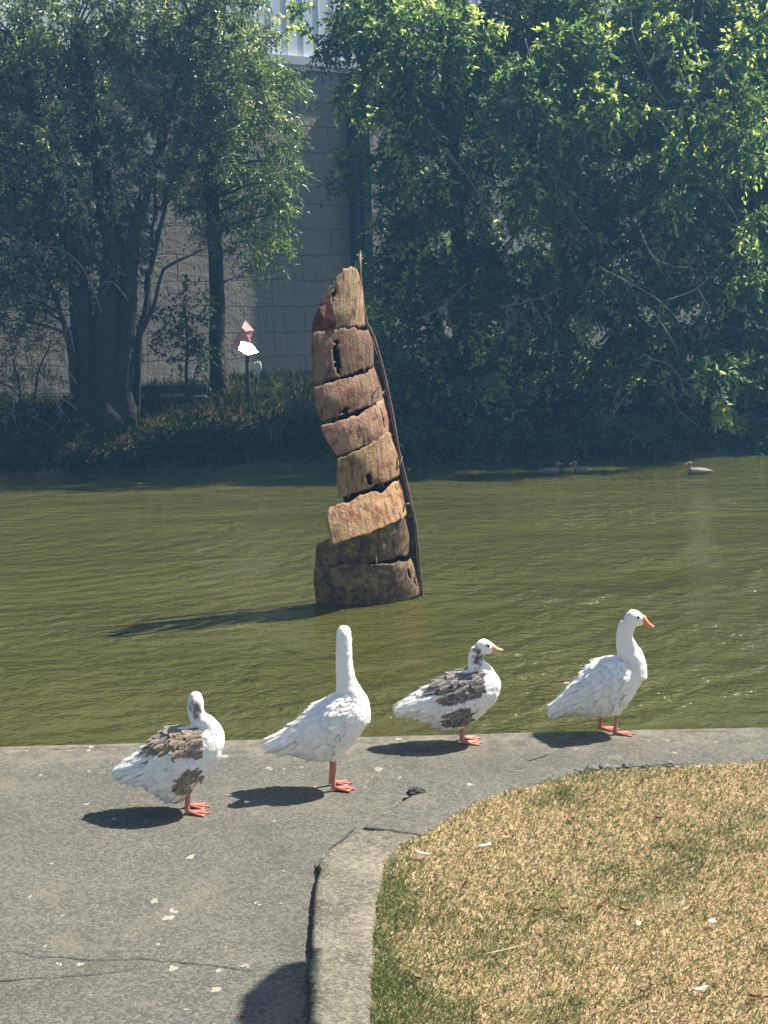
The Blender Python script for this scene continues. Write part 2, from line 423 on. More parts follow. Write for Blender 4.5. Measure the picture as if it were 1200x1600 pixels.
loft_kerb('kerb', KL, KR, .042, 1)
KL2 = [P(x, y, .05) for x, y in [(566,1288),(600,1264),(642,1238),(700,1222),(760,1208),(840,1193)]]
KR2 = [P(x, y, .05) for x, y in [(662,1298),(690,1280),(712,1262),(765,1240),(850,1217),(905,1202)]]
k2 = loft_kerb('kerb', KL2, KR2, .035, 5); k2.data.materials[0] = m_path

# grass patch (sheet + blades)
gb = [(578,1900),(580,1600),(583,1480),(592,1400),(604,1345),(630,1316),(662,1302),(705,1272),(765,1243),(850,1218),(930,1203),(1050,1196),(1200,1186),(1500,1170),(2300,1130)]
GB = [P(x, y, .04) for x, y in gb]
GBa = np.array([(q.x, q.y) for q in GB])
gpoly = [(q.x, q.y) for q in GB] + [(14, GB[-1].y), (14, -3), (GB[0].x, -3)]
def inpoly(x, y, poly):
    c = False; j = len(poly) - 1
    for i in range(len(poly)):
        xi, yi = poly[i][:2]; xj, yj = poly[j][:2]
        if (yi > y) != (yj > y) and x < (xj - xi) * (y - yi) / (yj - yi) + xi: c = not c
        j = i
    return c
import bmesh
bm = bmesh.new()
pv = [bm.verts.new((x, y, .022)) for x, y in gpoly]
fc = bm.faces.new(pv); bmesh.ops.triangulate(bm, faces=[fc])
for v in list(bm.verts)[:]: pass
ex = bmesh.ops.extrude_face_region(bm, geom=list(bm.faces))
for g in ex['geom']:
    if isinstance(g, bmesh.types.BMVert): g.co.z = -.3
bmesh.ops.recalc_face_normals(bm, faces=bm.faces)
me = bpy.data.meshes.new('lawn'); bm.to_mesh(me); bm.free()
tag(obj('lawn', me, m_soil, None, False), kind='structure')

def green_at(x, y):
    """0 straw .. 1 green, patches of the turf's own growth"""
    g = noise.noise(Vector((x * 1.3, y * 1.3, 2))) * .9 + .55 * noise.noise(Vector((x * 4, y * 4, 7))) + .25 * noise.noise(Vector((x * 13, y * 13, 9)))
    d = x - float(np.interp(y, GBa[:6, 1], GBa[:6, 0]))
    g += .85 * max(0, 1 - abs(d) / .42) if y < GBa[5][1] else 0
    g += .10 * max(0, (5.75 - y) / .8)
    g += .3 * max(0, 1 - abs(y - 7.4) / .6) - .22
    return g
N = 360000
bx = rng.uniform(-.2, 4.4, N * 2); by = rng.uniform(4.7, 8.7, N * 2)
V = []; C = []; cnt = 0
straw = np.array([(.88, .69, .43), (.78, .59, .36), (.90, .77, .54), (.63, .47, .28), (.80, .58, .38), (.36, .26, .15)])
greens = np.array([(.16, .21, .07), (.21, .25, .09), (.28, .30, .13), (.12, .16, .05), (.38, .36, .18)])
for i in range(N * 2):
    x, y = float(bx[i]), float(by[i])
    if x > y * .285 + .2 and (x > y * .285 + 2.2 or random.random() < .35): continue
    if not inpoly(x + .01 * random.uniform(-2, 1), y, gpoly): continue
    g = green_at(x, y) + random.gauss(0, .38)
    isg = g > .62 or random.random() < .15
    # bare spots
    if noise.noise(Vector((x * 7, y * 7, 1))) < -.42 and random.random() < .6: continue
    L = random.uniform(.012, .033) * (1.25 if isg else 1)
    a = random.uniform(0, 6.283); lean = random.uniform(.25, 1.0) if isg else random.uniform(1.0, 2.8)
    d = Vector((math.cos(a) * lean, math.sin(a) * lean, .8)).normalized() * L
    wd = random.uniform(.0011, .0023); sx, sy = -math.sin(a) * wd, math.cos(a) * wd
    z = .020 + random.uniform(0, .008)
    V += [(x - sx, y - sy, z), (x + sx, y + sy, z), (x + d.x * .55 + sx * .8, y + d.y * .55 + sy * .8, z + d.z * .7), (x + d.x, y + d.y, z + d.z * .85)]
    cc = (greens if isg else straw)[random.randrange(5 if isg else 6)] * random.uniform(.75, 1.2)
    C += [cc] * 4; cnt += 1
    if cnt >= N: break
T = np.arange(len(V)).reshape(-1, 4)
tag(fast_mesh('grass', np.array(V), T, m_blade, None, np.array(C)), 'short dry straw coloured turf with green patches beside the concrete kerb', 'grass', kind='stuff')

# far bank terrain
def bank_edge(x): return 28.6 + .8 * noise.noise(Vector((x * .25, 0, 0))) + (.02 * x)
def bank_z(x, y):
    d = y - bank_edge(x)
    if d < 0: z = -.6 + max(-1, d * .5) + .2
    else: z = -.4 + .95 * min(1, d / 2.2) ** .8 + .55 * min(1, max(0, d - 2.2) / 5)
    return z + .12 * noise.noise(Vector((x * .8, y * .8, 4))) * min(1, max(0, d + .3))
gx = np.arange(-50, 50.1, .5); gy = np.concatenate([np.arange(26, 38, .3), np.arange(38, 80, 2)])
vs = [(x, y, bank_z(x, y)) for x in gx for y in gy]; ny = len(gy)
fs = [(i*ny+k, (i+1)*ny+k, (i+1)*ny+k+1, i*ny+k+1) for i in range(len(gx)-1) for k in range(ny-1)]
tag(mesh('bank', vs, fs, m_bank), kind='structure')

# ------------------------------------------------------------------ building behind the trees
WA = R(33)
wp = D(480, 450, 37.0)
bld = empty('building', (wp.x, wp.y, .5), WA)
tag(bld, 'grey block walled building with pale metal cladding above, behind the pond trees', 'building')
def wall_z(px, py):   # height on the wall plane hit by a pixel
    d = ray(px, py); n = Vector((math.sin(WA), -math.cos(WA), 0)); o = Vector((wp.x, wp.y, 0)) - Vector((0, 0, CAM_H))
    k = Vector((o.x, o.y, 0)).dot(n) / d.dot(n); q = Vector((0, 0, CAM_H)) + d * k
    lx = (q - Vector((wp.x, wp.y, 0))).dot(Vector((math.cos(WA), math.sin(WA), 0)))
    return lx, q.z - .5
_, zf = wall_z(480, 97); _, zs = wall_z(480, 155)
mb = MB(); mb.box((-45, 0, -1.5), (40, .4, zs)); mb.build('wall', m_wall, bld, False)
mb = MB(); mb.box((-45, .03, zs), (40, .4, zf - .1)); mb.build('wall_band', m_panel, bld, False)
mb = MB(); mb.box((-45.1, -.12, zf - .1), (40.1, .4, zf + .1)); mb.box((-45.1, -.06, zf - .2), (40.1, .02, zf - .1)); mb.build('fascia', m_trim, bld, False)
mb = MB(); mb.box((-45, .06, zf + .1), (40, .4, zf + 6))
for i in range(190):
    x = -44.8 + i * .445; mb.box((x, .04, zf + .1), (x + .03, .06, zf + 6))
mb.build('cladding', m_clad, bld, False)
lx, _ = wall_z(554, 250)
mb = MB(); mb.box((lx - .2, -.30, -1.2), (lx - .02, -.003, zf - .21)); mb.build('steel_column', plain('column_grey', (.03, .04, .05), .8, spec=.1), bld, False)
mb = MB(); mb.box((lx - .017, -.40, -1.2), (lx + .22, -.003, zf - .21)); mb.build('steel_column', m_column, bld, False)

# ------------------------------------------------------------------ foliage
def unit(a): return a / (np.linalg.norm(a, axis=1, keepdims=True) + 1e-9)
def leaves_mesh(name, base, dirs, L, Wd, cols, mat, parent, fold=.25):
    """bent kite-shaped leaves: base, left, tip, right"""
    n = len(base)
    nr = unit(np.cross(dirs, rng.normal(size=(n, 3)) * .6 + np.array([[0, 0, 1.0]])) )
    up = unit(np.cross(nr, dirs))
    L = L[:, None]; Wd = Wd[:, None]
    mid = base + dirs * L * .45
    V = np.empty((n, 4, 3))
    V[:, 0] = base; V[:, 1] = mid + nr * Wd * .5 + up * Wd * fold; V[:, 2] = base + dirs * L - up * L * .12; V[:, 3] = mid - nr * Wd * .5 + up * Wd * fold
    b = np.arange(n)[:, None] * 4
    T = np.concatenate([b + np.array([[0, 2, 1]]), b + np.array([[0, 3, 2]])])
    return fast_mesh(name, V.reshape(-1, 3), T, mat, parent, np.repeat(cols, 4, axis=0), 3)
def crown(lobes, per_lobe, sprigs, lps, leafL, leafW, palette, tip, droop=.3, sprigL=.45):
    """lobes: list of (Vector, radius). Returns leaf arrays and clump centres"""
    B = []; Dr = []; Ls = []; Cc = []; clumps = []
    pal = np.array(palette); tipc = np.array(tip)
    for (c, r) in lobes:
        c = np.array(c); n = max(3, int(per_lobe * r * r))
        q = unit(rng.normal(size=(n, 3))) * (rng.uniform(.35, 1.0, (n, 1)) ** .5) * r * np.array([[1.1, 1.0, .85]])
        for k in range(n):
            cc = c + q[k]; clumps.append(Vector(cc))
            bright = rng.random() < .36
            sp = unit(rng.normal(size=(sprigs, 3)) + unit(q[k][None]) * .9 + np.array([[0, 0, .25]]))
            s_l = sprigL * rng.uniform(.6, 1.3, (sprigs, 1))
            t = np.linspace(.15, 1, lps)[None, :, None]
            pts = cc + sp[:, None, :] * t * s_l[:, None, :] - np.array([0, 0, 1]) * droop * (t ** 2) * s_l[:, None, :]
            ld = unit((sp[:, None, :] * .9 + rng.normal(size=(sprigs, lps, 3)) * .75 - np.array([0, 0, droop])).reshape(-1, 3))
            B.append(pts.reshape(-1, 3)); Dr.append(ld)
            base = pal[rng.integers(len(pal))] * rng.uniform(.7, 1.3)
            cl = np.tile(base, (sprigs * lps, 1)) * rng.uniform(.75, 1.3, (sprigs * lps, 1))
            if bright:
                young = (np.tile(t, (sprigs, 1, 1)).reshape(-1) > .55)
                cl[young] = tipc * rng.uniform(.7, 1.2, (young.sum(), 1))  # pale tips: young growth plus painted sun highlights
            Cc.append(cl)
    B = np.concatenate(B); Dr = np.concatenate(Dr); Cc = np.concatenate(Cc)
    return B, Dr, rng.uniform(.7, 1.25, len(B)) * leafL, rng.uniform(.8, 1.2, len(B)) * leafW, Cc, clumps
def bez(a, b_, bend, n=7):
    m = a.lerp(b_, .5) + bend
    return [a * (1-t)**2 + m * 2*t*(1-t) + b_ * t*t for t in [i/(n-1) for i in range(n)]]
def wiggle(pts, amp, f=1.3):
    return [q + Vector((noise.noise(q*f), noise.noise(q*f + Vector((9,9,9))), .4*noise.noise(q*f + Vector((5,1,2))))) * amp * (1 if 0 < i < len(pts)-1 else 0) for i, q in enumerate(pts)]
def tree(name, label, base, trunks, lobes, mat, leaf, cat='tree', group=None, bare=0, bark=None, branch_every=9, **kw):
    t = empty(name, base); tag(t, label, cat, group)
    bark = bark or m_bark
    B, Dr, L, W_, C, clumps = crown(lobes, **leaf)
    o3 = np.array(base)
    leaves_mesh('crown', B - o3, Dr, L, W_, C, mat, t)
    tp = []                                  # attachment points on the trunks
    tm = MB()
    for (pts, r0, r1) in trunks:
        pts = [Vector(q) for q in pts]; full = []
        for i in range(len(pts)-1):
            for k in range(5): full.append(pts[i].lerp(pts[i+1], k/5))
        full.append(pts[-1]); full = wiggle(full, .12)
        n = len(full); rad = [r0 + (r1-r0)*(i/(n-1))**.8 for i in range(n)]
        rad[0] *= 1.35; rad[1] *= 1.12
        tm.tube([q - t.location for q in full], rad, 10); tp += [(full[i], rad[i]) for i in range(n//4, n)]
    tm.build('trunk', bark, t)
    bmz = MB()
    for i, c in enumerate(clumps):
        if i % branch_every: continue
        # nearest trunk point lying below the clump
        best = min(tp, key=lambda q: (q[0]-c).length + (1.5*max(0, q[0].z - c.z + .3)))
        a = best[0]; d = (c - a).length
        if d > 5.5: continue
        pts = wiggle(bez(a, c, Vector((random.uniform(-.2,.2), random.uniform(-.2,.2), .18*d)) , 8), .10*min(1.5,d), 1.8)
        r = min(best[1]*.6, .012 + .014*d); n = len(pts)
        bmz.tube([q - t.location for q in pts], [r*(1-.85*k/(n-1)) for k in range(n)], 5, cap=False)
    if bmz.v: bmz.build('branches', bark, t)
    return t

random.seed(21); rng = np.random.default_rng(21)
G_dark = [(.065,.110,.052), (.085,.135,.062), (.055,.095,.046), (.10,.15,.070)]
G_mid = [(.085,.135,.058), (.105,.160,.066), (.070,.118,.052)]
G_left = [(.070,.105,.078), (.095,.130,.090), (.060,.088,.066), (.120,.150,.105)]
young = (.38, .43, .20)  # young leaf colour, brightened to paint sunlit sprays as well
def lob(lst, y, jit=.5): 
    out = []
    for q in lst: out.append((D(q[0], q[1], q[3] if len(q) > 3 else y + random.uniform(-jit, jit)), q[2]))
    return out
def foot(px, y): 
    q = D(px, 640, y); return Vector((q.x, y, bank_z(q.x, y) - .08))

# left multi-stemmed tree
LF = dict(per_lobe=52, sprigs=8, lps=9, leafL=.11, leafW=.05, palette=G_left, tip=(.36,.40,.24), droop=.1, sprigL=.42)
b0 = foot(165, 30.6)
def up(px, py, y): return D(px, py, y)
lobes = lob([(20,40,1.3),(120,30,1.3),(230,20,1.2),(330,40,1.1),(372,75,.5),(60,150,1.3),(175,140,1.1),(290,130,1.1),(375,170,.75),(30,260,1.1),(130,250,1.2),(235,240,.8),(320,230,.7),
             (60,370,.8),(150,350,1.0),(190,410,.55),(110,430,.5),(20,430,.5),(270,310,.4),
             (-60,120,1.3),(-60,300,1.1),(10,330,.7),(60,440,.5),(-20,470,.7),(110,380,.6),(40,500,.4),(140,470,.35),(180,470,.3),(210,360,.4),(360,-20,.5)], 31.2, .8)
trunks = [([b0, up(170,520,30.6), up(180,400,30.8), up(150,220,31), up(120,60,31.2)], .42, .10),
          ([b0+Vector((-.3,.1,0)), up(130,520,30.7), up(120,420,30.9), up(70,250,31.1), up(30,60,31.2)], .34, .08),
          ([b0+Vector((.3,.0,0)), up(200,500,30.5), up(205,380,30.6), up(250,220,31), up(300,40,31.3)], .24, .06),
          ([b0+Vector((.5,.2,0)), up(214,560,30.7), up(232,440,30.8), up(262,300,31.0), up(330,180,31.2)], .09, .03),
          ([b0+Vector((.55,.1,0)), up(222,520,30.5), up(262,420,30.6), up(320,385,30.8)], .07, .02),
          ([b0+Vector((.6,.2,0)), up(205,600,30.9), up(228,480,31.0), up(240,330,31.1), up(250,200,31.2)], .05, .02),
          ([b0+Vector((-.5,.1,0)), up(110,560,30.4), up(90,470,30.4), up(50,400,30.6)], .10, .03)]
tree('broadleaf_tree', 'tall grey green tree with several leaning dark trunks left of the wall', b0, trunks, lobes, m_leaf_gloss, LF, branch_every=8)

# straight slender trunk in front of the wall with a dark drooping crown
b1 = foot(342, 33.0)
LF2 = dict(per_lobe=75, sprigs=7, lps=8, leafL=.13, leafW=.035, palette=G_dark, tip=(.16,.2,.05), droop=.5, sprigL=.40)
lobes = lob([(340,250,.75),(400,290,.6),(440,330,.38),(385,370,.5),(430,270,.45),(330,330,.55),(425,210,.5),(355,180,.8),(430,400,.28),(440,140,.45),(400,120,.6),(330,60,1.0),(300,280,.5),(405,430,.22)], 33.0, .4)
tree('slender_tree', 'slim tree with one straight dark trunk standing before the grey block wall', b1, [([b1, up(337,400,33), up(333,250,33), up(330,60,33)], .19, .12)], lobes, m_leaf_gloss, LF2)

# small leafy bush against the wall between the two
def shrub(name, label, px, y, lst, leaf, mat=m_leaf, group=None, h=1.2, cat='shrub'):
    b = foot(px, y)
    lb = lob(lst, y, .35)
    tr = [([b, b.lerp(lb[0][0], .5) + Vector((.1,0,.1)), lb[0][0]], .05, .015), ([b + Vector((.15,0,0)), b.lerp(lb[-1][0], .5), lb[-1][0]], .04, .012)]
    return tree(name, label, b, tr, lb, mat, leaf, cat, group, branch_every=8)
shrub('shrub', 'thin open leafed shrub between the dark trunk and the slim tree', 285, 32.0, [(290,480,.45),(270,540,.45),(305,520,.4),(250,500,.3),(310,570,.35)], dict(per_lobe=60, sprigs=5, lps=6, leafL=.12, leafW=.05, palette=[(.04,.06,.025)], tip=(.08,.10,.04), droop=.2, sprigL=.35))
shrub('shrub', 'bright straggly shrub at the far left of the bank', 30, 30.4, [(20,560,.45),(60,600,.4),(10,640,.5),(-30,600,.6),(70,480,.32),(80,530,.3)], dict(per_lobe=60, sprigs=6, lps=7, leafL=.11, leafW=.03, palette=[(.12,.15,.05),(.09,.12,.04)], tip=(.3,.3,.08), droop=.2, sprigL=.4))

# the right hand trees
LR = dict(per_lobe=68, sprigs=8, lps=9, leafL=.125, leafW=.060, palette=G_dark, tip=young, droop=.35, sprigL=.42)
LR2 = dict(LR, palette=G_mid, leafL=.135, leafW=.066)
A = [(650,30,0.35,28.6),(545,18,0.25,29.0),(600,70,0.30,28.7),(690,90,0.30,28.4),(560,60,0.22,28.9),(640,215,0.22,28.4),(670,280,0.20,28.2),(700,20,0.30,28.5),(635,140,0.20,28.6),(740,60,0.30,28.3),(590,40,.55),(545,55,.4),(495,60,.32),(470,30,.16),(600,130,.5),(560,150,.35),(640,60,.9),(640,180,.75),(620,260,.45),(560,250,.25),(640,330,.6),(700,120,1.0),(690,250,1.0),(700,380,.9),
     (650,440,.7),(610,480,.35),(700,500,.8),(640,550,.6),(700,600,.7),(630,630,.45),(680,665,.45),(580,-40,.7),(740,670,.4),(530,290,.2),(650,380,.6),(740,440,.7),(740,560,.6),(640,600,.5),(620,540,.4),(600,420,.3),(660,640,.5),(720,650,.5),(640,-70,.9)]
ba = foot(725, 31.0)
tree('leafy_tree', 'dense dark green tree hanging over the pond right of the rusty sculpture', ba, [([ba, up(722,500,31), up(712,300,31), up(700,100,31.2), up(690,-60,31.3)], .26, .08), ([ba+Vector((-.2,.1,0)), up(690,520,31.2), up(640,350,31.3), up(610,120,31.4)], .14, .04)],
     lob(A, 30.6, .7), m_leaf, LR)
Bl = [(790,155,0.35,28.2),(830,185,0.30,28.0),(880,60,0.30,28.4),(955,160,0.38,28.0),(985,165,0.28,28.0),(870,270,0.20,27.8),(820,290,0.22,27.7),(910,210,0.25,27.9),(840,110,0.30,28.3),(940,70,0.30,28.2),(780,240,0.20,27.9),(760,600,0.16,28.3),(830,345,0.16,27.6),(780,20,1.1),(860,60,1.1),(950,20,1.1),(790,150,1.0),(880,190,1.0),(970,130,1.0),(800,290,.9),(890,310,.8),(980,260,.95),(800,430,.75),(870,420,.5),(960,400,.8),(790,560,.7),(880,560,.6),(960,520,.7),
      (800,650,.5),(870,660,.45),(940,650,.5),(900,620,.4),(850,500,.6),(920,460,.6),(1000,460,.6),(760,610,.5),(840,610,.55),(960,600,.55),(1000,560,.6),(900,380,.6),(1000,350,.7),(860,-70,1.1)]
bb = foot(880, 31.8)
tree('leafy_tree', 'tall tree with yellow green young leaves in the middle of the right bank', bb, [([bb, up(880,480,31.8), up(900,300,31.8), up(880,120,31.9), up(900,-60,32)], .24, .07), ([bb+Vector((.3,0,0)), up(1000,460,31.5), up(1080,380,31.4), up(1120,300,31.4)], .16, .06)],
     lob(Bl, 31.0, .9), m_leaf, LR2)
Cl = [(1150,195,0.38,28.0),(1180,235,0.32,27.9),(1060,215,0.25,28.0),(1100,165,0.28,28.1),(1140,100,0.30,28.2),(1050,60,0.30,28.3),(1190,60,0.35,28.2),(1090,270,0.20,27.8),(1060,300,0.20,27.7),(1170,150,0.25,28.0),(1180,420,0.20,27.5),(1120,580,0.14,27.6),(1180,340,0.20,27.6),(1050,40,1.1),(1140,60,1.1),(1230,30,1.2),(1060,170,.9),(1150,190,1.0),(1240,160,1.1),(1050,300,.85),(1140,310,.8),(1230,290,1.0),(1030,430,.6),(1150,440,.7),(1240,430,.9),(1060,560,.6),(1150,570,.7),(1240,570,.8),
      (1030,650,.5),(1100,670,.45),(1190,670,.6),(1130,620,.5),(1270,670,.7),(1090,370,.7),(1090,500,.7),(1190,500,.7),(1180,380,.7),(1100,620,.5),(1040,600,.5),(1200,620,.6),(1100,-70,1.1),(1320,150,1.1),(1330,400,1.1)]
bc = foot(1130, 31.4)
tree('leafy_tree', 'spreading tree at the right edge with sunlit yellow green leaf sprays', bc, [([bc, up(1135,500,31.4), up(1150,300,31.4), up(1140,100,31.5), up(1150,-60,31.6)], .26, .07), ([bc+Vector((.4,0,0)), up(1220,500,31.4), up(1250,300,31.4), up(1280,60,31.4)], .18, .06)],
     lob(Cl, 30.6, .9), m_leaf, LR2)

# low shrubs overhanging the waterline
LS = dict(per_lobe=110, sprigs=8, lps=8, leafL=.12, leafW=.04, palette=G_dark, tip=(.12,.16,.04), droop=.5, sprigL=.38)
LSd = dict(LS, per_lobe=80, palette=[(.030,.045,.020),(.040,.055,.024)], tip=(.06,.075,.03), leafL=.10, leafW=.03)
lowg = 'low shrubs overhanging the far waterline'
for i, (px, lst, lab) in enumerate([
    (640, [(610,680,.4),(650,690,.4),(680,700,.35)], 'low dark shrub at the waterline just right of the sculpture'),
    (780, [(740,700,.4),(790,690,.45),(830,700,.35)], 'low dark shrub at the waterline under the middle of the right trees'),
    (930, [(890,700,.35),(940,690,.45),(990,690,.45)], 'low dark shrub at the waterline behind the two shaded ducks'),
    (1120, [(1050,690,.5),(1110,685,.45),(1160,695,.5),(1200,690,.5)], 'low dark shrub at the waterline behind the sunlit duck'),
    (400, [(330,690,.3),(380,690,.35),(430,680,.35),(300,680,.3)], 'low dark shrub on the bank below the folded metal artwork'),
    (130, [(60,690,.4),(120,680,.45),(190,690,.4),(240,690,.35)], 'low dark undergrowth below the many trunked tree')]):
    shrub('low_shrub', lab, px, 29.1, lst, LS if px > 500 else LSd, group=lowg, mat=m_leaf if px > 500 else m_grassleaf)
shrub('hanging_branch', 'bright yellow green spray of leaves hanging low over the water at right', 1150, 29.0, [(1140,665,.22),(1130,640,.12)], dict(per_lobe=150, sprigs=8, lps=8, leafL=.13, leafW=.06, palette=[(.3,.32,.08)], tip=(.45,.45,.12), droop=.2, sprigL=.22), cat='shrub')

# added unseen tree; its low bough is shaped to cast the kerb shadow
H = 3.3; sx, sy = SUN.x / SUN.z, SUN.y / SUN.z
random.seed(5); pts = []
while len(pts) < 1500:
    x, y = random.uniform(-.56, -.24), random.uniform(4.75, 5.64)
    if inpoly(x, y, KERB_SHADE_EDGE) and inpoly(x - .022, y + .01, KERB_SHADE_EDGE) and x < kerb_left_x(y) - .03 and inpoly(x, y + .03, KERB_SHADE_EDGE):
        h = H + random.uniform(-.10, .10); pts.append((x + sx*h, y + sy*h, h))
pts = np.array(pts); tb = Vector((3.6, 3.4, 0)); pt = empty('shadow_tree', tb)
tag(pt, 'small tree added past the right edge of the view to cast the kerb shadow', 'tree')
n = len(pts); dr = rng.normal(size=(n, 3)); sv = np.array(SUN); dr = unit(dr - (dr @ sv)[:, None] * sv)
sd = np.cross(dr, sv); L = rng.uniform(.05, .075, n)[:, None]
V = np.empty((n, 4, 3)); V[:, 0] = pts - dr*L*.5; V[:, 1] = pts + sd*L*.33; V[:, 2] = pts + dr*L*.5; V[:, 3] = pts - sd*L*.33
b_ = np.arange(n)[:, None]*4
fast_mesh('shadow_leaves', V.reshape(-1, 3) - np.array(tb), np.concatenate([b_ + np.array([[0,1,2]]), b_ + np.array([[0,2,3]])]), m_leaf, pt, np.repeat(np.tile(np.array([(.05,.09,.03)]), (n, 1)), 4, axis=0), 3)
B, Dr, L, W_, C, cl = crown([(Vector((3.9,2.6,4.6)), 1.2), (Vector((4.4,2.0,5.2)), 1.1), (Vector((3.5,2.1,5.3)), 1.0)], 30, 8, 8, .12, .06, G_dark, young)
leaves_mesh('crown', B - np.array(tb), Dr, L, W_, C, m_leaf, pt)
mb = MB(); mb.tube([(0,0,-.1), (.05,-.1,1.5), (.1,-.3,3.0), (.3,-.9,4.8)], [.13,.10,.085,.03], 10); mb.build('trunk', m_bark, pt)
mb = MB(); e = Vector((-.42 + sx*H, 5.05 + sy*H, H)) - tb; mb.tube([Vector((.1,-.25,2.8)), Vector((-.4,.9,3.25)), e*.8 + Vector((-.1,0,.7)), e], [.05,.035,.02,.008], 8); mb.build('bough', m_bark, pt)

# strap leaved plants (flax) and grass tufts on the far bank
def straps(name, label, base, n, L, W_, cols, mat, cat, spread=1.0, group=None):
    t = MB()
    for i in range(n):
        a = random.uniform(0, 2*math.pi); l = L*random.uniform(.6, 1.15); s = spread*random.uniform(.3, 1)
        d = Vector((math.cos(a), math.sin(a), 0)); sd = Vector((-d.y, d.x, 0)); vs = []
        for k in range(7):
            q = k/6; p = d*(.04 + l*s*q**1.3*.8) + Vector((0, 0, l*(q*.95 - s*.85*q**2.6)))
            wd = W_*(.6 + .6*q)*(1 - q**4)*.5 + .001
            vs += [p + sd*wd, p - sd*wd]
        c = tuple(x*random.uniform(.7, 1.25) for x in random.choice(cols))
        t.add(vs, [(2*k, 2*k+1, 2*k+3, 2*k+2) for k in range(6)], c)
    o = t.build(name, mat); o.location = base; return tag(o, label, cat, group)
flax_c = [(.06,.085,.04), (.08,.10,.05), (.11,.12,.06)]
straps('flax_plant', 'large dark flax with long arching leaves left of the sculpture', foot(470, 29.6), 70, 1.7, .06, flax_c, m_leaf, 'plant', 1.0)
straps('flax_plant', 'pale drooping flax clump at the waterline below the larger flax', foot(425, 29.2), 60, .95, .04, [(.13,.15,.09),(.09,.11,.06)], m_leaf, 'plant', 1.1)
tg = [(.06,.08,.03), (.04,.055,.022), (.10,.10,.05)]
tuft_labels = {20: 'sunny grass tuft at the left edge of the bank', 55: 'tall yellow grass tuft behind the straggly left shrub', 95: 'thin grass tuft just left of the dark trunks',
   240: 'grass tuft growing close to the right side of the dark trunks', 300: 'grass tuft left of the slim straight trunk', 365: 'grass tuft between the slim trunk and the folded metal artwork',
   405: 'dark grass tuft just right of the folded metal artwork', 440: 'grass tuft against the wall left of the flax'}
for px, lab in tuft_labels.items():
    straps('grass_tuft', lab, foot(px, 32.3 if px > 200 else 31.2), 90, .75, .018, tg, m_grassleaf, 'grass', .7, 'grass tufts on the far bank')
# bank ground cover
n = 26000
x = rng.uniform(-11, 11, n); y = rng.uniform(28.4, 36, n)
z = np.array([bank_z(float(a), float(c)) for a, c in zip(x, y)]) - .02
ok = z > WZ - .03; x, y, z = x[ok], y[ok], z[ok]
B = np.stack([x, y, z], 1); Dr = unit(rng.normal(size=(len(x), 3)) * np.array([[.6,.6,.25]]) + np.array([[0,0,1.0]]))
pal = np.array([(.025,.035,.014), (.035,.045,.018), (.07,.062,.032), (.045,.040,.022)])
cc = pal[rng.integers(4, size=len(x))] * rng.uniform(.7, 1.3, (len(x), 1))
o = leaves_mesh('bank_grass', B, Dr, rng.uniform(.12, .4, len(x)), rng.uniform(.02, .05, len(x)), cc, m_grassleaf, None)
tag(o, 'rough weeds and grass covering the far bank', 'grass', kind='stuff')

# low dark timber edging on the bank seen under the trees at left
e0 = D(216, 622, 31.9); e1 = D(322, 622, 31.9)
eo = empty('timber_bench', ((e0.x+e1.x)/2, 31.9, e0.z-.35)); tag(eo, 'low dark timber bench between the left trunks on the bank', 'bench')
hl = (e1.x-e0.x)/2
mb = MB(); mb.box((-hl, -.22, .30), (hl, -.02, .36)); mb.box((-hl, .0, .30), (hl, .2, .36)); mb.build('seat', m_pole, eo, False)
mb = MB(); mb.box((-hl, .24, .42), (hl, .29, .60)); mb.build('backrest', m_pole, eo, False)
for s in (-1, 1):
    mb = MB(); mb.box((s*hl*.8-.05, -.18, -.5), (s*hl*.8+.05, .18, .297)); mb.box((s*hl*.8-.04, .20, -.5), (s*hl*.8+.04, .238, .58)); mb.build('leg', m_pole, eo, False)

# bare twigs: each branch is a thing of its own
def twig(pts, r, y, lab, group=None, forks=()):
    TB = D(*pts[0], y); mb = MB()
    def line(pts, r):
        q = [D(a, b_, y + .2*noise.noise(Vector((a*.01, b_*.01, 0)))) for a, b_ in pts]; full = []
        for i in range(len(q)-1):
            p0, p1, p2, p3 = q[max(i-1,0)], q[i], q[i+1], q[min(i+2,len(q)-1)]
            for k in range(5):
                t = k/5; full.append(.5*((2*p1) + (p2-p0)*t + (2*p0-5*p1+4*p2-p3)*t*t + (3*p1-p0-3*p2+p3)*t*t*t))
        full.append(q[-1]); n = len(full)
        mb.tube([v - TB for v in full], [r*(1-.6*i/n) for i in range(n)], 5)
    line(pts, r)
    for f in forks: line(f, r*.7)
    o = mb.build('bare_branch', m_twig); o.location = TB; return tag(o, lab, 'branch', group)
twig([(1010,560),(1045,570),(1066,600),(1060,625),(1043,612),(1040,590),(1055,582),(1075,600),(1110,620),(1140,640)], .014, 28.2, 'pale bare twig curling into a loop above the dark water at right',
     None, [[(1048,608),(1060,640),(1085,660),(1092,668)], [(1075,600),(1110,610),(1150,645)]])
twig([(990,600),(970,630),(950,660),(938,675)], .012, 28.2, 'pale forked dead twig hanging left of the looped twig', None, [[(972,628),(950,650),(920,665)]])
rg = 'pale bare branches in the right trees'
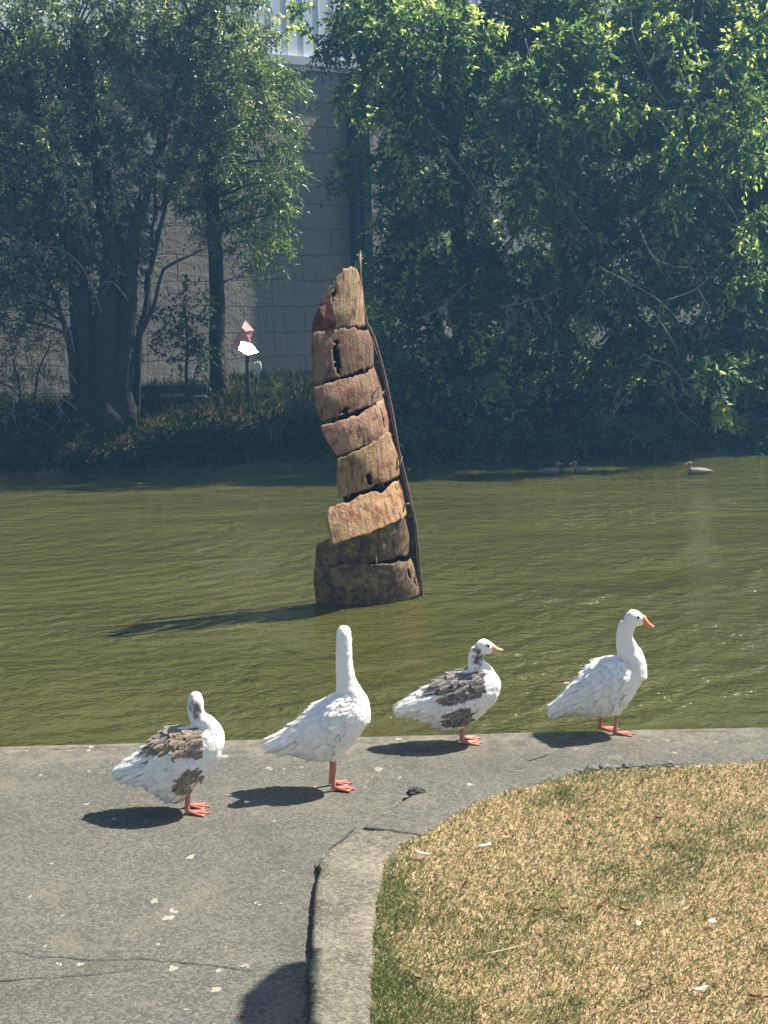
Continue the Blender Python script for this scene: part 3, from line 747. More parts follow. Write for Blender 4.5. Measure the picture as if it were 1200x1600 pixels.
for pts in [[(985,20),(990,60),(1015,120),(1040,160)],[(1085,40),(1088,90),(1082,150),(1080,200)],[(1000,360),(1020,400),(1050,415),(1075,418)],[(850,250),(870,290),(900,340),(930,370)],[(1110,250),(1125,300),(1150,340),(1160,390)],
            [(1010,480),(1030,500),(1055,540),(1060,560)],[(820,60),(835,120),(842,180),(870,230)],[(780,480),(830,470),(880,450)],[(700,240),(740,290),(770,360)],[(1040,470),(1090,450),(1130,410)],[(650,500),(690,480),(730,440)],[(940,420),(980,440),(1030,470),(1060,500)]]:
    twig(pts, .014, 28.0, 'long thin pale bare branch crossing the foliage of the right trees', rg, [[pts[1], (pts[1][0]+22, pts[1][1]+38)]])
rg = 'pale dead twigs at the foot of the left trees'
for pts in [[(80,600),(95,640),(85,665),(60,680)],[(120,640),(100,625),(70,622)],[(110,660),(95,640),(75,610),(60,590)],[(210,330),(200,300),(215,270),(210,250)],[(160,490),(130,420),(95,390),(60,385)],[(40,590),(20,640),(35,690)],[(200,470),(175,440),(150,450)],[(120,600),(100,560),(105,500)]]:
    twig(pts, .013, 29.3, 'pale dead twig hanging at the foot of the left trees', rg, [[pts[1], (pts[1][0]-16, pts[1][1]+22)]])

# ------------------------------------------------------------------ folded metal artwork on the bank
ay = 31.5
m_pink, b = new_mat('pink_metal'); b.out(b.pbr(b.mix(b.noise(b.obj(), 14, 5), (.55, .25, .22), (.75, .42, .38)), .4, None, .5, .2))
m_mir, b = new_mat('bare_bright_metal'); b.out(b.pbr((.85, .8, .74), .3, None, .5, 1.0))
def q3(px, py, dy=0): return D(px, py, ay + dy)
ab = foot(388, ay)
art = empty('metal_artwork', ab); tag(art, 'small pink folded metal sheet artwork with a panel glinting in the sun', 'sculpture')
def plate(name, pts, th, mat):
    pts = [p - ab for p in pts]; n = (pts[1]-pts[0]).cross(pts[2]-pts[0]).normalized()*th
    k = len(pts); vs = pts + [p + n for p in pts]
    fs = [tuple(range(k)), tuple(range(k, 2*k))[::-1]] + [(i, k+i, k+(i+1) % k, (i+1) % k)[::-1] for i in range(k)]
    return mesh(name, vs, fs, mat, art, False)
plate('top_fold', [q3(383,501,.1), q3(397,516,.25), q3(384,518,-.1), q3(378,512,-.15)], .02, m_pink)
plate('side_fold', [q3(378,513,-.13), q3(384,519,-.08), q3(390,534,0), q3(373,550,.0), q3(362,540,.05)], .02, m_pink)
plate('inner_fold', [q3(384,519,-.05), q3(396,517,.22), q3(392,532,.25), q3(388,536,.05)], .02, m_pink)
# bright panel: turned so that it mirrors the sun towards the pond's near bank
cN = (SUN + (Vector((0,0,CAM_H)) - q3(388,544)).normalized()).normalized()
cc0 = q3(388, 544) - ab; ux = cN.orthogonal().normalized(); ux = Vector((1,0,0)) - cN*cN.x; ux.normalize(); uy = cN.cross(ux)
cc0 = cc0 + Vector((0, -.18, -.01)); pts = [(-.20,-.12),(.02,-.17),(.24,.02),(.08,.19),(-.15,.15)]
vs = [cc0 + ux*a + uy*c for a, c in pts] + [cc0 + ux*a + uy*c - cN*.015 for a, c in pts]; k = 5
mesh('bright_panel', vs, [tuple(range(k)), tuple(range(k, 2*k))[::-1]] + [(i, (i+1) % k, k+(i+1) % k, k+i)[::-1] for i in range(k)], m_mir, art, False)
mb = MB(); mb.tube([(0,0,-.3), cc0*.5, cc0 - cN*.02], [.05,.04,.035], 8); mb.build('post', m_rust_dark, art)
mb = MB()
for i in range(9):
    a = D(398 + i*1.1, 566 + random.uniform(-2,2), ay-.1) - ab
    mb.tube([a, a + Vector((random.uniform(-.02,.02), 0, -.12)), a + Vector((random.uniform(-.03,.03), 0, -random.uniform(.2,.45)))], [.012,.016,.006], 5)
mb.build('hanging_strips', plain('pale_strips', (.6,.6,.5), .6), art)

# ------------------------------------------------------------------ rusty sheet sculpture in the pond
SY = P(575, 945, WZ).y
sb = P(575, 945, WZ)
scu = empty('sheet_metal_sculpture', sb); tag(scu, 'tall leaning sculpture of overlapping rusty iron sheets standing in the pond', 'sculpture')
# (TL, TR, BL, BR) pixels, flare (m, forward push of the lower edge), arc start / end degrees
panels = [((506,436),(561,428),(488,521),(570,515), -.02, 20, 88),
          ((490,527),(574,513),(494,606),(587,577), -.05, 30, 92),
          ((493,608),(584,577),(504,660),(603,632), -.05, 32, 92),
          ((503,662),(600,632),(528,714),(611,690), -.05, 32, 90),
          ((528,708),(612,685),(532,777),(629,752), -.05, 28, 90),
          ((513,782),(630,762),(520,845),(639,816), .05, 28, 92),
          ((497,850),(634,812),(490,897),(641,878), -.03, -58, 92),
          ((490,895),(642,877),(494,958),(660,940), -.05, -55, 92)]
for pi, (TL, TR, BL, BR, fl, a0, a1) in enumerate(panels):
    NU, NV = 56, 22; vs = []
    a0r, a1r = R(a0), R(a1); smax = math.sin(min(a1r, math.pi/2)); smin = math.sin(a0r)
    if pi < 7: BL = (BL[0], BL[1]-5); BR = (BR[0], BR[1]-5)
    tl, tr_, bl, br_ = [D(p[0], p[1], SY) for p in (TL, TR, BL, BR)]
    for j in range(NV):
        v = j/(NV-1)
        l = tl.lerp(bl, v); r = tr_.lerp(br_, v)
        Rr = (r.x - l.x)/(smax - smin); cx = l.x - Rr*smin
        for i in range(NU):
            u = i/(NU-1); a = a0r + (a1r-a0r)*u
            s = (math.sin(a) - smin)/(smax - smin)
            z = l.z + (r.z - l.z)*min(1.0, s)
            x = cx + Rr*math.sin(a); y = SY + Rr*(math.cos((a0r+a1r)/2) - math.cos(a))*.8 - fl*(v-.5)*2
            nn = noise.noise(Vector((x*5 + pi*7, z*5, pi)))
            rib = .0016*math.sin(u*110)
            y -= .022*nn + rib + .0*v; y -= .022*math.sin(math.pi*min(1, v*1.02)); x += .012*math.sin(math.pi*v)*(2*u-1); z += .028*math.sin(math.pi*u)*(1-v); x += .012*noise.noise(Vector((z*6, pi*3, u*3)))
            # uneven cut edges
            e = noise.noise(Vector((u*9, pi*5, v*2)))*.03 + noise.noise(Vector((u*30, pi*5, v*2)))*.016
            if v < .15: z += e*(1-v/.15) + (.035*math.sin(u*5+pi) if pi not in (0,) else 0)*(1-v/.15)
            if v > .85 and pi < 7: z += e*((v-.85)/.15)
            if pi == 0:   # pointed top: cut from apex down to the left
                z += (1-v)*(.05*math.sin(u*3.1) - .16*max(0, 1-u/.55)**1.8)
            if pi == 5 : z -= .07*(1-v)*math.exp(-((u-.47)/.12)**2)
            if pi == 4 : z += 0
            vs.append((x - sb.x, y - sb.y, z - sb.z))
    tears = {0: [(.10,.75,.10,.22),(.22,.25,.035,.2)], 1: [(.24,.55,.035,.40)], 2: [(.2,.9,.05,.08)], 3: [(.72,.45,.018,.28),(.93,.7,.02,.2)],
             4: [(.30,.80,.035,.14)], 5: [], 6: [], 7: [(.80,.40,.02,.12),(.86,.62,.015,.12)]}[pi]
    fs = []
    for j in range(NV-1):
        for i in range(NU-1):
            u = (i+.5)/(NU-1); v = (j+.5)/(NV-1)
            if any(((u-a)/ru + .3*(v-c)/rv*0)**2 + ((v-c)/rv)**2 + .6*noise.noise(Vector((u*20, v*20, pi))) < .9 for a, c, ru, rv in tears): continue
            k = j*NU+i; fs.append((k, k+NU, k+NU+1, k+1))
    o = mesh('iron_sheet', vs, fs, m_rust[pi], scu)
    sm = o.modifiers.new('thickness', 'SOLIDIFY'); sm.thickness = .008; sm.offset = -1
# torn dark flap at the upper left, and a black sheet that paints shade into the gaps
fl = [D(x, y, SY + dy) - sb for x, y, dy in [(487,521,-.20),(490,500,-.22),(498,479,-.2),(512,462,-.1),(520,480,-.22),(526,502,-.26),(521,520,-.24),(504,523,-.26)]]
c0 = sum(fl, Vector()) / len(fl) + Vector((0, -.05, 0)); mesh('torn_flap', fl + [c0], [(i, (i+1) % 8, 8) for i in range(8)], plain('dark_red_rust', (.12,.035,.025), .85, bump=.02, bscale=25, var=.5), scu, False).modifiers.new('thickness', 'SOLIDIFY').thickness = .008
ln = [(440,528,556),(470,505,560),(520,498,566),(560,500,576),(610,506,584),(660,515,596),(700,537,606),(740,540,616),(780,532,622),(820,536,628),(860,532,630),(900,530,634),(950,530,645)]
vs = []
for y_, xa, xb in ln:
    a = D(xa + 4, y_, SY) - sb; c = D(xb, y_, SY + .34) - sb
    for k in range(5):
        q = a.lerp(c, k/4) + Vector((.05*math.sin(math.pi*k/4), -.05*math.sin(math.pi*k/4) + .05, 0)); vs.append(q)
mesh('gap_shade_sheet', vs, [(5*i+k, 5*i+k+1, 5*i+k+6, 5*i+k+5) for i in range(len(ln)-1) for k in range(4)], plain('gap_shade_black', (.018,.013,.012), .95, var=.4, spec=.05), scu).modifiers.new('thickness', 'SOLIDIFY').thickness = .01
# dark fin between the sheets and the rod, and the inner frame
rod_px = [(562,396),(562,430),(566,470),(573,505),(584,525),(594,560),(602,590),(609,625),(616,660),(622,700),(632,740),(641,780),(650,820),(654,860),(656,890),(660,925),(661,950)]
rod = [D(x, y, SY + .38) - sb for x, y in rod_px]
inner_px = [(556,440),(556,470),(562,500),(570,515),(575,545),(580,580),(590,620),(598,660),(604,700),(615,740),(624,780),(628,820),(630,860),(634,890),(640,925),(645,955)]
inner = [D(x, y, SY + .36) - sb for x, y in inner_px]
vs = []; nI = len(inner)
for i in range(nI):
    vs += [inner[i], rod[i+1] + Vector((-.015, .01, 0))]
mesh('back_fin', vs, [(2*i, 2*i+2, 2*i+3, 2*i+1) for i in range(nI-1)], m_rust_dark, scu).modifiers.new('thickness', 'SOLIDIFY').thickness = .01
mb = MB(); mb.tube(rod, [.018]*3 + [.013]*(len(rod)-3), 8); mb.build('rod', m_wire, scu)
mb = MB()
for s_ in (-.12, .18):   # inner posts that carry the sheets
    mb.tube([D(545 + s_*60, 470, SY+.5) - sb, D(560 + s_*80, 640, SY+.5) - sb, D(575 + s_*200, 800, SY+.5) - sb, D(575+s_*300, 975, SY+.5) - sb], .025, 8)
mb.build('inner_frame', m_rust_dark, scu)
def wires(i, lst):
    mb = MB()
    def Q(x, y):
        c = np.interp(y, [420,600,700,800,950], [538,545,565,573,575])
        return D(x, y, SY + (x-c)/60*.22 - .06) - sb
    for pts in lst:
        mb = MB(); mb.tube([Q(x, y) for x, y in pts], .0085, 5); mb.build('wire_tie', m_wire, scu)
wires(0, [[(537,512),(543,524),(537,539)],[(551,514),(553,520)]])
wires(1, [[(491,518),(495,526)],[(566,571),(570,582)],[(576,568),(579,576)]])
wires(2, [[(517,603),(512,615),(508,622)],[(524,659),(533,640),(541,652)],[(583,616),(592,603),(590,622),(600,612)]])
wires(3, [[(504,655),(508,660)],[(563,693),(567,686),(570,694)]])
wires(4, [[(538,761),(545,779)],[(592,763),(594,750),(600,762)],[(620,735),(621,715),(628,713),(623,732)]])
wires(5, [[(630,800),(632,788),(640,787)],[(618,828),(624,806),(629,822),(616,835),(614,830)]])
wires(6, [[(557,885),(561,900)],[(560,840),(561,858)],[(587,870),(589,885)]])
mb = MB()
for i in range(2, len(rod)-1):     # barbed ends sticking out from the rod
    for s_ in (-1, 1, -1):
        q = rod[i].lerp(rod[i+1], random.random()); l = random.uniform(.03, .10)
        mb.tube([q, q + Vector((s_*l, -.03, random.uniform(-.04,.04)))], [.005,.003], 5)
mb.build('barbs', m_wire, scu)

# ------------------------------------------------------------------ geese
def rings_mesh(sections, n=24):
    """sections: (center Vector, axis_u Vector, axis_v Vector) ellipses -> closed loft"""
    vs = []; fs = []
    for c, U, Vv in sections:
        for k in range(n):
            a = 2*math.pi*k/n; vs.append(c + U*math.cos(a) + Vv*math.sin(a))
    for i in range(len(sections)-1):
        for k in range(n): fs.append((i*n+k, i*n+(k+1) % n, (i+1)*n+(k+1) % n, (i+1)*n+k))
    fs.append(tuple(range(n))[::-1]); fs.append(tuple((len(sections)-1)*n+k for k in range(n)))
    return vs, fs
def catmull(rows, m):
    rows = [np.array(r, float) for r in rows]; out = []
    for i in range(len(rows)-1):
        p0, p1, p2, p3 = rows[max(i-1,0)], rows[i], rows[i+1], rows[min(i+2,len(rows)-1)]
        for k in range(m):
            t = k/m; out.append(.5*((2*p1)+(p2-p0)*t+(2*p0-5*p1+4*p2-p3)*t*t+(3*p1-p0-3*p2+p3)*t**3))
    out.append(rows[-1]); return out
def remeshed(parts, voxel, smooth=6):
    bm = bmesh.new()
    for vs, fs in parts:
        bv = [bm.verts.new(v) for v in vs]
        for f in fs: bm.faces.new([bv[i] for i in f])
    bmesh.ops.recalc_face_normals(bm, faces=bm.faces)
    me = bpy.data.meshes.new('tmp'); bm.to_mesh(me); bm.free()
    o = bpy.data.objects.new('tmp', me); col.objects.link(o)
    r = o.modifiers.new('r', 'REMESH'); r.mode = 'VOXEL'; r.voxel_size = voxel
    s = o.modifiers.new('s', 'SMOOTH'); s.iterations = smooth; s.factor = .5
    dg = bpy.context.evaluated_depsgraph_get(); dg.update()
    m2 = bpy.data.meshes.new_from_object(o.evaluated_get(dg))
    bpy.data.objects.remove(o); bpy.data.meshes.remove(me); return m2
WHITE = np.array((.92, .895, .83)); GREY = np.array((.085, .072, .062)); EDGE = np.array((.52, .47, .40))
def feather(mb, base, d, nrm, L, W_, colr, edge, lift):
    """one cambered feather lying back along d, its tip lifted off the surface"""
    sd = d.cross(nrm).normalized(); vs = []; cs = []
    st = [(0,.40),(.25,.85),(.5,1.0),(.75,.95),(.92,.68),(1.0,.22)]
    for t, wv in st:
        for s in (-1, -.82, 0, .82, 1):
            p = base + d*L*t + sd*(W_*.5*wv*s) + nrm*(lift*t - .18*W_*abs(s)**2*wv + .002)
            vs.append(p)
            e = 1.0 if (abs(s) == 1 or t >= .99) else (.35 if (abs(s) > .8 or t > .9) else 0)
            k = colr*(1-e) + edge*e
            cs.append(tuple(k))
    m = 5
    fs = [(i*m+j, i*m+j+1, (i+1)*m+j+1, (i+1)*m+j) for i in range(len(st)-1) for j in range(m-1)]
    mb.add(vs, fs, cs)
def goose(cfg):
    s = cfg['s']; u0, v0 = cfg['origin']
    X = lambda u: (u-u0)*s
    Z = lambda v: (v0-v)*s
    rows = catmull([(u, vt, vb, hw) for (u, vt, vb, hw) in cfg['body']], 4)
    sec = []
    for u, vt, vb, hw in rows:
        zc = (Z(vt)+Z(vb))/2; hh = max(.004, (Z(vt)-Z(vb))/2)
        sec.append((Vector((X(u), 0, zc)), Vector((0, max(.006, hw), 0)), Vector((0, 0, hh))))
    parts = [rings_mesh(sec, 28)]
    nk = catmull([(a, c, r, y) for (a, c, r, y) in cfg['neck']], 4)
    sec = []
    pts = [Vector((X(a), y, Z(c))) for a, c, r, y in nk]
    for i, (a, c, r, y) in enumerate(nk):
        t = (pts[min(i+1,len(pts)-1)] - pts[max(i-1,0)]).normalized()
        sd = Vector((0,1,0)); sd = (sd - t*sd.dot(t)).normalized(); f = t.cross(sd)
        sec.append((pts[i], sd*(r*s*.9+.002), f*(r*s+.003)))
    parts.append(rings_mesh(sec, 20))
    # head: along direction hd
    hd = Vector(cfg['hd']).normalized(); hs = Vector((0,0,1)).cross(hd).normalized(); hu = hd.cross(hs)
    hc = Vector((X(cfg['head'][0]), cfg['head'][2], Z(cfg['head'][1]))); hr = cfg['hr']
    hsec = [(hc - hd*hr*1.15 - hu*hr*.15, hs*hr*.25, hu*hr*.25), (hc - hd*hr*.95 - hu*hr*.12, hs*hr*.66, hu*hr*.62), (hc - hd*hr*.5, hs*hr*.88, hu*hr*.92), (hc, hs*hr*.92, hu*hr*1.0),
            (hc + hd*hr*.45 - hu*hr*.05, hs*hr*.82, hu*hr*.93), (hc + hd*hr*.85 - hu*hr*.15, hs*hr*.64, hu*hr*.75), (hc + hd*hr*1.15 - hu*hr*.23, hs*hr*.48, hu*hr*.56), (hc + hd*hr*1.3 - hu*hr*.26, hs*hr*.3, hu*hr*.4)]
    parts.append(rings_mesh(hsec, 20))
    # thighs
    for (lu, lv, ly) in cfg['legs']:
        zt = Z(lv)
        top = Vector((X(lu) + .004, ly, cfg['thigh'] + .045))
        parts.append(rings_mesh([(top + Vector((.0,0,.05)), Vector((.055,0,0)), Vector((0,.038,0))), (top, Vector((.042,0,0)), Vector((0,.032,0))), (top - Vector((0,0,.03)), Vector((.024,0,0)), Vector((0,.02,0))), (top - Vector((0,0,.042)), Vector((.014,0,0)), Vector((0,.012,0)))], 14))
    me = remeshed(parts, .0065, 8)
    root = empty('goose', P(*cfg['px'], 0), cfg.get('yaw', 0)); tag(root, cfg['label'], 'goose', 'geese standing along the pond edge')
    # body colour of the plumage
    nv = len(me.vertices); co = np.empty(nv*3, np.float32); me.vertices.foreach_get('co', co); co = co.reshape(-1, 3)
    C = np.tile(WHITE, (nv, 1))
    def patch(C, cx, cz, rx, rz, colr, amt, f=60, thr=0.0):
        for i in range(nv):
            x, y, z = co[i]
            d = ((x-cx)/rx)**2 + ((z-cz)/rz)**2
            if d < 1.4:
                k = (1-d/1.4)*1.6*amt + 1.1*noise.noise(Vector((x*f, y*f, z*f*.6))) - thr
                k = max(0, min(1, k))*(1 if amt else 0)
                C[i] = C[i]*(1-k) + np.array(colr)*k
    for (pu, pv_, ru, rv, colr, amt, thr) in cfg.get('marks', []):
        patch(C, X(pu), Z(pv_), ru*s, rv*s, colr, amt, 70, thr)
    # belly browner towards the bottom, pinkish by the legs
    for i in range(nv):
        x, y, z = co[i]
        k = max(0, min(1, (cfg['thigh'] + .03 - z)/.10))*.55 if x < X(u0)+.12 else 0
        dleg = min(abs(x - X(l[0])) for l in cfg['legs'])
        k2 = max(0, 1 - dleg/.06)*max(0, min(1, (cfg['thigh'] + .01 - z)/.05))*.55
        nz = .5 + .5*noise.noise(Vector((x*25, y*25, z*25)))
        C[i] = C[i]*(1-k*nz*.6) + np.array((.55,.50,.40))*k*nz*.6
        C[i] = C[i]*(1-k2) + np.array((.78,.42,.32))*k2
    nrm_ = np.empty(nv*3, np.float32); me.vertices.foreach_get('normal', nrm_); nrm_ = nrm_.reshape(-1, 3)
    for i in range(nv):
        q = Vector(co[i]); k = .0030*noise.noise(q*24) + .0016*noise.noise(Vector((q.x*55, q.y*55, q.z*38)))
        if q.x > X(u0) + .02 and .14 < q.z < .36: k += .0035*noise.noise(q*34)
        co[i] = co[i] + nrm_[i]*k
    me.vertices.foreach_set('co', co.ravel()); me.update()
    body = obj('body', me, m_body, root, True, C)
    bvh = BVHTree.FromPolygons([v.co.copy() for v in me.vertices], [tuple(p.vertices) for p in me.polygons])
    us = [r[0] for r in cfg['body']]; vts = [r[1] for r in cfg['body']]; vbs = [r[2] for r in cfg['body']]
    umin, umax = us[0], us[-1]
    gp = []
    for poly in cfg.get('grey', []):
        cu = sum(q[0] for q in poly)/len(poly); cv = sum(q[1] for q in poly)/len(poly)
        gp.append([(cu + (a-cu)*1.03, cv + (c-cv)*1.0) for a, c in poly])
    def region(u, v):
        for poly in gp:
            if inpoly(u, v, poly): return True
        return False
    rnd = random.Random(cfg['seed'])
    ax = math.atan2((vts[1]*.5+vbs[1]*.5) - (vts[-4]*.5+vbs[-4]*.5), us[-4]-us[1])   # tilt of the body axis
    for side in (-1, 1):
        wing = MB(); flank = MB()
        # rows from the tail forwards so that the front feathers lie over the rear ones
        t = .10
        while t < .86:
            rowstep = .034 if t > .45 else .045
            nvv = 16
            for k in range(nvv):
                v = (k + .5*((int(t*100)) % 2) + rnd.uniform(-.25,.25))/nvv*.92 + .03
                u = umin + (umax-umin)*(t + rnd.uniform(-.012,.012))
                zt = np.interp(u, us, vts); zb = np.interp(u, us, vbs); vv = zt + (zb-zt)*v
                if u > cfg.get('fmax', 1e9): continue
                hit = bvh.ray_cast(Vector((X(u), side*.6, Z(vv))), Vector((0,-side,0)))
                if hit[0] is None: continue
                p, nn = hit[0], hit[1]
                if nn.y*side < .02: continue
                wing_low = .66 if t < .6 else .66 - (t-.6)*.9
                isw = v < wing_low
                ang = ax*(1.0 if isw else .7) + (.10 if isw else 0)
                d = Vector((-math.cos(ang), 0, -math.sin(ang)))
                d = d + Vector((rnd.uniform(-.1,.1), 0, rnd.uniform(-.16,.16)))
                d = (d - nn*d.dot(nn)).normalized()
                grey = region(u - (.045 if v < wing_low else .025)/s + rnd.uniform(-5, 5), vv + (.02/s if v < wing_low else .008/s) + rnd.uniform(-4, 4))
                if isw:
                    if t < .42: L, W_ = .115, .026
                    elif t < .6: L, W_ = .085, .036
                    elif t < .74: L, W_ = .06, .042
                    else: L, W_ = .042, .032
                    if t < .42 and rnd.random() < .25: continue
                    lift = .007 if t < .6 else (.005 if t < .74 else .0025); off = .010*(1-abs(2*v/wing_low-1))+.004 + .009*max(0, noise.noise(p*17 + Vector((cfg['seed']*3, 0, 0))))
                else:
                    L, W_ = .05, .036; lift = .004; off = .0
                    if not grey and rnd.random() < .35: continue
                    if t < .14: continue
                L *= rnd.uniform(.85, 1.15)
                # stop short of the tail tip
                if p.x - L < X(umin) - .02: L = max(.04, p.x - X(umin) + .02)
                if grey:
                    g = np.array(cfg.get('gcol', GREY))*rnd.uniform(.75, 1.4); e = EDGE*rnd.uniform(.75, 1.15)*np.array(cfg.get('ecol', (1,1,1))); L *= 1.0; W_ *= .95
                else:
                    g = WHITE*rnd.uniform(.93, 1.04); e = g*rnd.uniform(.88, .96)
                    if cfg.get('speck') and rnd.random() < cfg['speck']: g = g*.6 + GREY*.3
                nl = (nn + Vector((rnd.uniform(-.1,.1), 0, rnd.uniform(-.1,.1)))).normalized()
                feather(wing if isw else flank, p + nn*off, d, nl, L, W_, g, e, lift)
            t += rowstep
        # long primaries folded over the rump to the tail
        tu, tv = cfg['body'][0][0], cfg['body'][0][1]
        for k in range(7):
            u = umin + (umax-umin)*(.36 - .012*k); zt = np.interp(u, us, vts); zb = np.interp(u, us, vbs); vv = zt + (zb-zt)*(.16 + .055*k)
            hit = bvh.ray_cast(Vector((X(u), side*.6, Z(vv))), Vector((0,-side,0)))
            if hit[0] is None: continue
            p = hit[0] + hit[1]*.016; tip = Vector((X(tu) + .012*k - .01, side*(.014 + .004*k), Z(tv) + .004 - .007*k))
            d = tip - p; L = d.length; d.normalize(); nl = (hit[1] - d*hit[1].dot(d)).normalized()
            g = (WHITE*.98) if not cfg.get('dark_tail') or k % 2 else WHITE*.45
            feather(wing, p, d, nl, L, .026, g, g, .002)
        wing.build('wing', m_feather, root); flank.build('flank_feathers', m_feather, root)
    # back feathers between the wings
    bk = MB()
    for t in np.arange(.14, .62, .035):
        for yy in (-.05, -.025, 0, .025, .05):
            u = umin + (umax-umin)*(t + rnd.uniform(-.01,.01))
            if u > cfg.get('fmax', 1e9): continue
            hit = bvh.ray_cast(Vector((X(u), yy + rnd.uniform(-.01,.01), 1.2)), Vector((0,0,-1)))
            if hit[0] is None or hit[0].z > Z(np.interp(u, us, vts)) + .03: continue
            p, nn = hit[0], hit[1]; d = Vector((-1, rnd.uniform(-.1,.1), 0)); d = (d - nn*d.dot(nn)).normalized()
            grey = region(u - .035/s, np.interp(u - .035/s, us, vts) + 16)
            g = GREY*rnd.uniform(1.2, 2.2) if grey else WHITE*rnd.uniform(.94, 1.02)
            feather(bk, p + nn*.006, d, nn, .07, .036, g, EDGE if grey else g, .006)
    bk.build('back_feathers', m_feather, root)
    # tail fan
    tl = MB(); tu, tvt, tvb, _ = cfg['body'][0]
    for k in range(11):
        q = (k-5)/5; bs = Vector((X(tu) + .10, q*.035, Z(tvb) + .035 - .012*abs(q)))
        tip = Vector((X(tu) - .012*math.cos(q*1.2) + .012*abs(q), q*.055, Z(tvb) + .004*(k % 2) + .008))
        d = tip - bs; L = d.length; d.normalize(); nl = Vector((0, q*.3, 1)); nl = (nl - d*nl.dot(d)).normalized()
        g = WHITE*rnd.uniform(.92, 1.0)
        if cfg.get('dark_tail') and k % 3 == 1: g = GREY*2.5
        feather(tl, bs, d, nl, L, .026, g, WHITE, .004)
    tl.build('tail', m_feather, root)
    # beak
    bkb = hc + hd*hr*1.02 - hu*hr*.2; bl = cfg.get('beak', .066); op = cfg.get('open', 0)
    bd = (hd - hu*cfg.get('beakdrop', .28)).normalized(); bu = bd.cross(hs)*-1 if bd.cross(hs).dot(hu) < 0 else bd.cross(hs)
    up_s = [(-.10,.66,.66,.0),(.0,.66,.68,.0),(.25,.52,.46,-.04),(.5,.42,.27,-.12),(.75,.36,.18,-.14),(.92,.28,.12,-.14),(1.0,.12,.05,-.14)]
    v_, f_ = rings_mesh([(bkb + bd*bl*t + bu*hr*(z_ + .06), hs*hr*wd*.8, bu*hr*hh_*.9) for t, wd, hh_, z_ in up_s], 14)
    bo = mesh('beak', v_, f_, cfg.get('bmat', m_beak), root)
    lowd = (bd - bu*op).normalized()
    v_, f_ = rings_mesh([(bkb - bu*hr*.32 + lowd*bl*.88*t, hs*hr*wd*.7, bu*hr*hh_*.3) for t, wd, hh_, z_ in up_s], 12)
    mesh('lower_mandible', v_, f_, cfg.get('bmat', m_beak), bo)
    v_, f_ = rings_mesh([(bkb + bd*bl*t + bu*hr*-.075, hs*hr*wd*.8, bu*hr*hh_) for t, wd, hh_ in ((.88,.30,.10),(.96,.28,.12),(1.02,.18,.08),(1.04,.05,.03))], 10)
    mesh('beak_nail', v_, f_, m_nail, bo)
    for sd in (-1, 1):
        ec = hc + hd*hr*.52 + hu*hr*.22 + hs*sd*hr*.77
        v_ = []; f_ = []; r = .0085
        bm = bmesh.new(); bmesh.ops.create_uvsphere(bm, u_segments=12, v_segments=8, radius=r); me2 = bpy.data.meshes.new('eye'); bm.to_mesh(me2); bm.free()
        e = obj('eye', me2, m_eye, root); e.location = ec
    # legs and webbed feet
    for (lu, lv, ly) in cfg['legs']:
        lm = MB(); x0 = X(lu); g = Z(lv)*0; zt = cfg['thigh']
        lm.tube([(x0+.004, ly, zt + .05), (x0, ly, zt*.65), (x0-.004, ly, .045), (x0-.006, ly, .022), (x0-.002, ly, .010)], [.0125,.0105,.0115,.0135,.010], 10)
        toes = [(.092, R(-27)), (.102, R(2)), (.090, R(30))]
        tips = []
        for L, a in toes:
            dx, dy = math.cos(a), math.sin(a)
            pts = [Vector((x0, ly, .014)), Vector((x0+dx*L*.35, ly+dy*L*.35, .012)), Vector((x0+dx*L*.7, ly+dy*L*.7, .009)), Vector((x0+dx*L, ly+dy*L, .007))]
            lm.tube(pts, [.010,.0078,.0068,.0045], 8)
            lm.tube([pts[-1], pts[-1] + Vector((dx*.010, dy*.010, -.003))], [.004,.0012], 6)
            tips.append(pts)
        lm.tube([(x0-.004, ly, .016), (x0-.022, ly, .006)], [.006,.003], 6)
        for A_, B_ in ((0,1),(1,2)):      # webs
            a, c = tips[A_], tips[B_]; vs = []
            for k in range(4):
                for w_ in (0, .25, .5, .75, 1):
                    q = a[k].lerp(c[k], w_); 
                    if k == 3: q = q.lerp(Vector((x0, ly, .008)), .16*math.sin(w_*math.pi))
                    q = Vector((q.x, q.y, .009 - .002*math.sin(w_*math.pi) - .001*k)); vs.append(q)
            n0 = len(vs); vs += [q - Vector((0,0,.004)) for q in vs]
            fs = [(k*5+j, k*5+j+1, (k+1)*5+j+1, (k+1)*5+j) for k in range(3) for j in range(4)]
            fs += [tuple(i+n0 for i in f)[::-1] for f in fs]
            fs += [(15+j, 16+j, n0+16+j, n0+15+j) for j in range(4)]
            lm.add(vs, fs)
        lm.build('leg', cfg.get('lmat', m_leg), root)
    return root

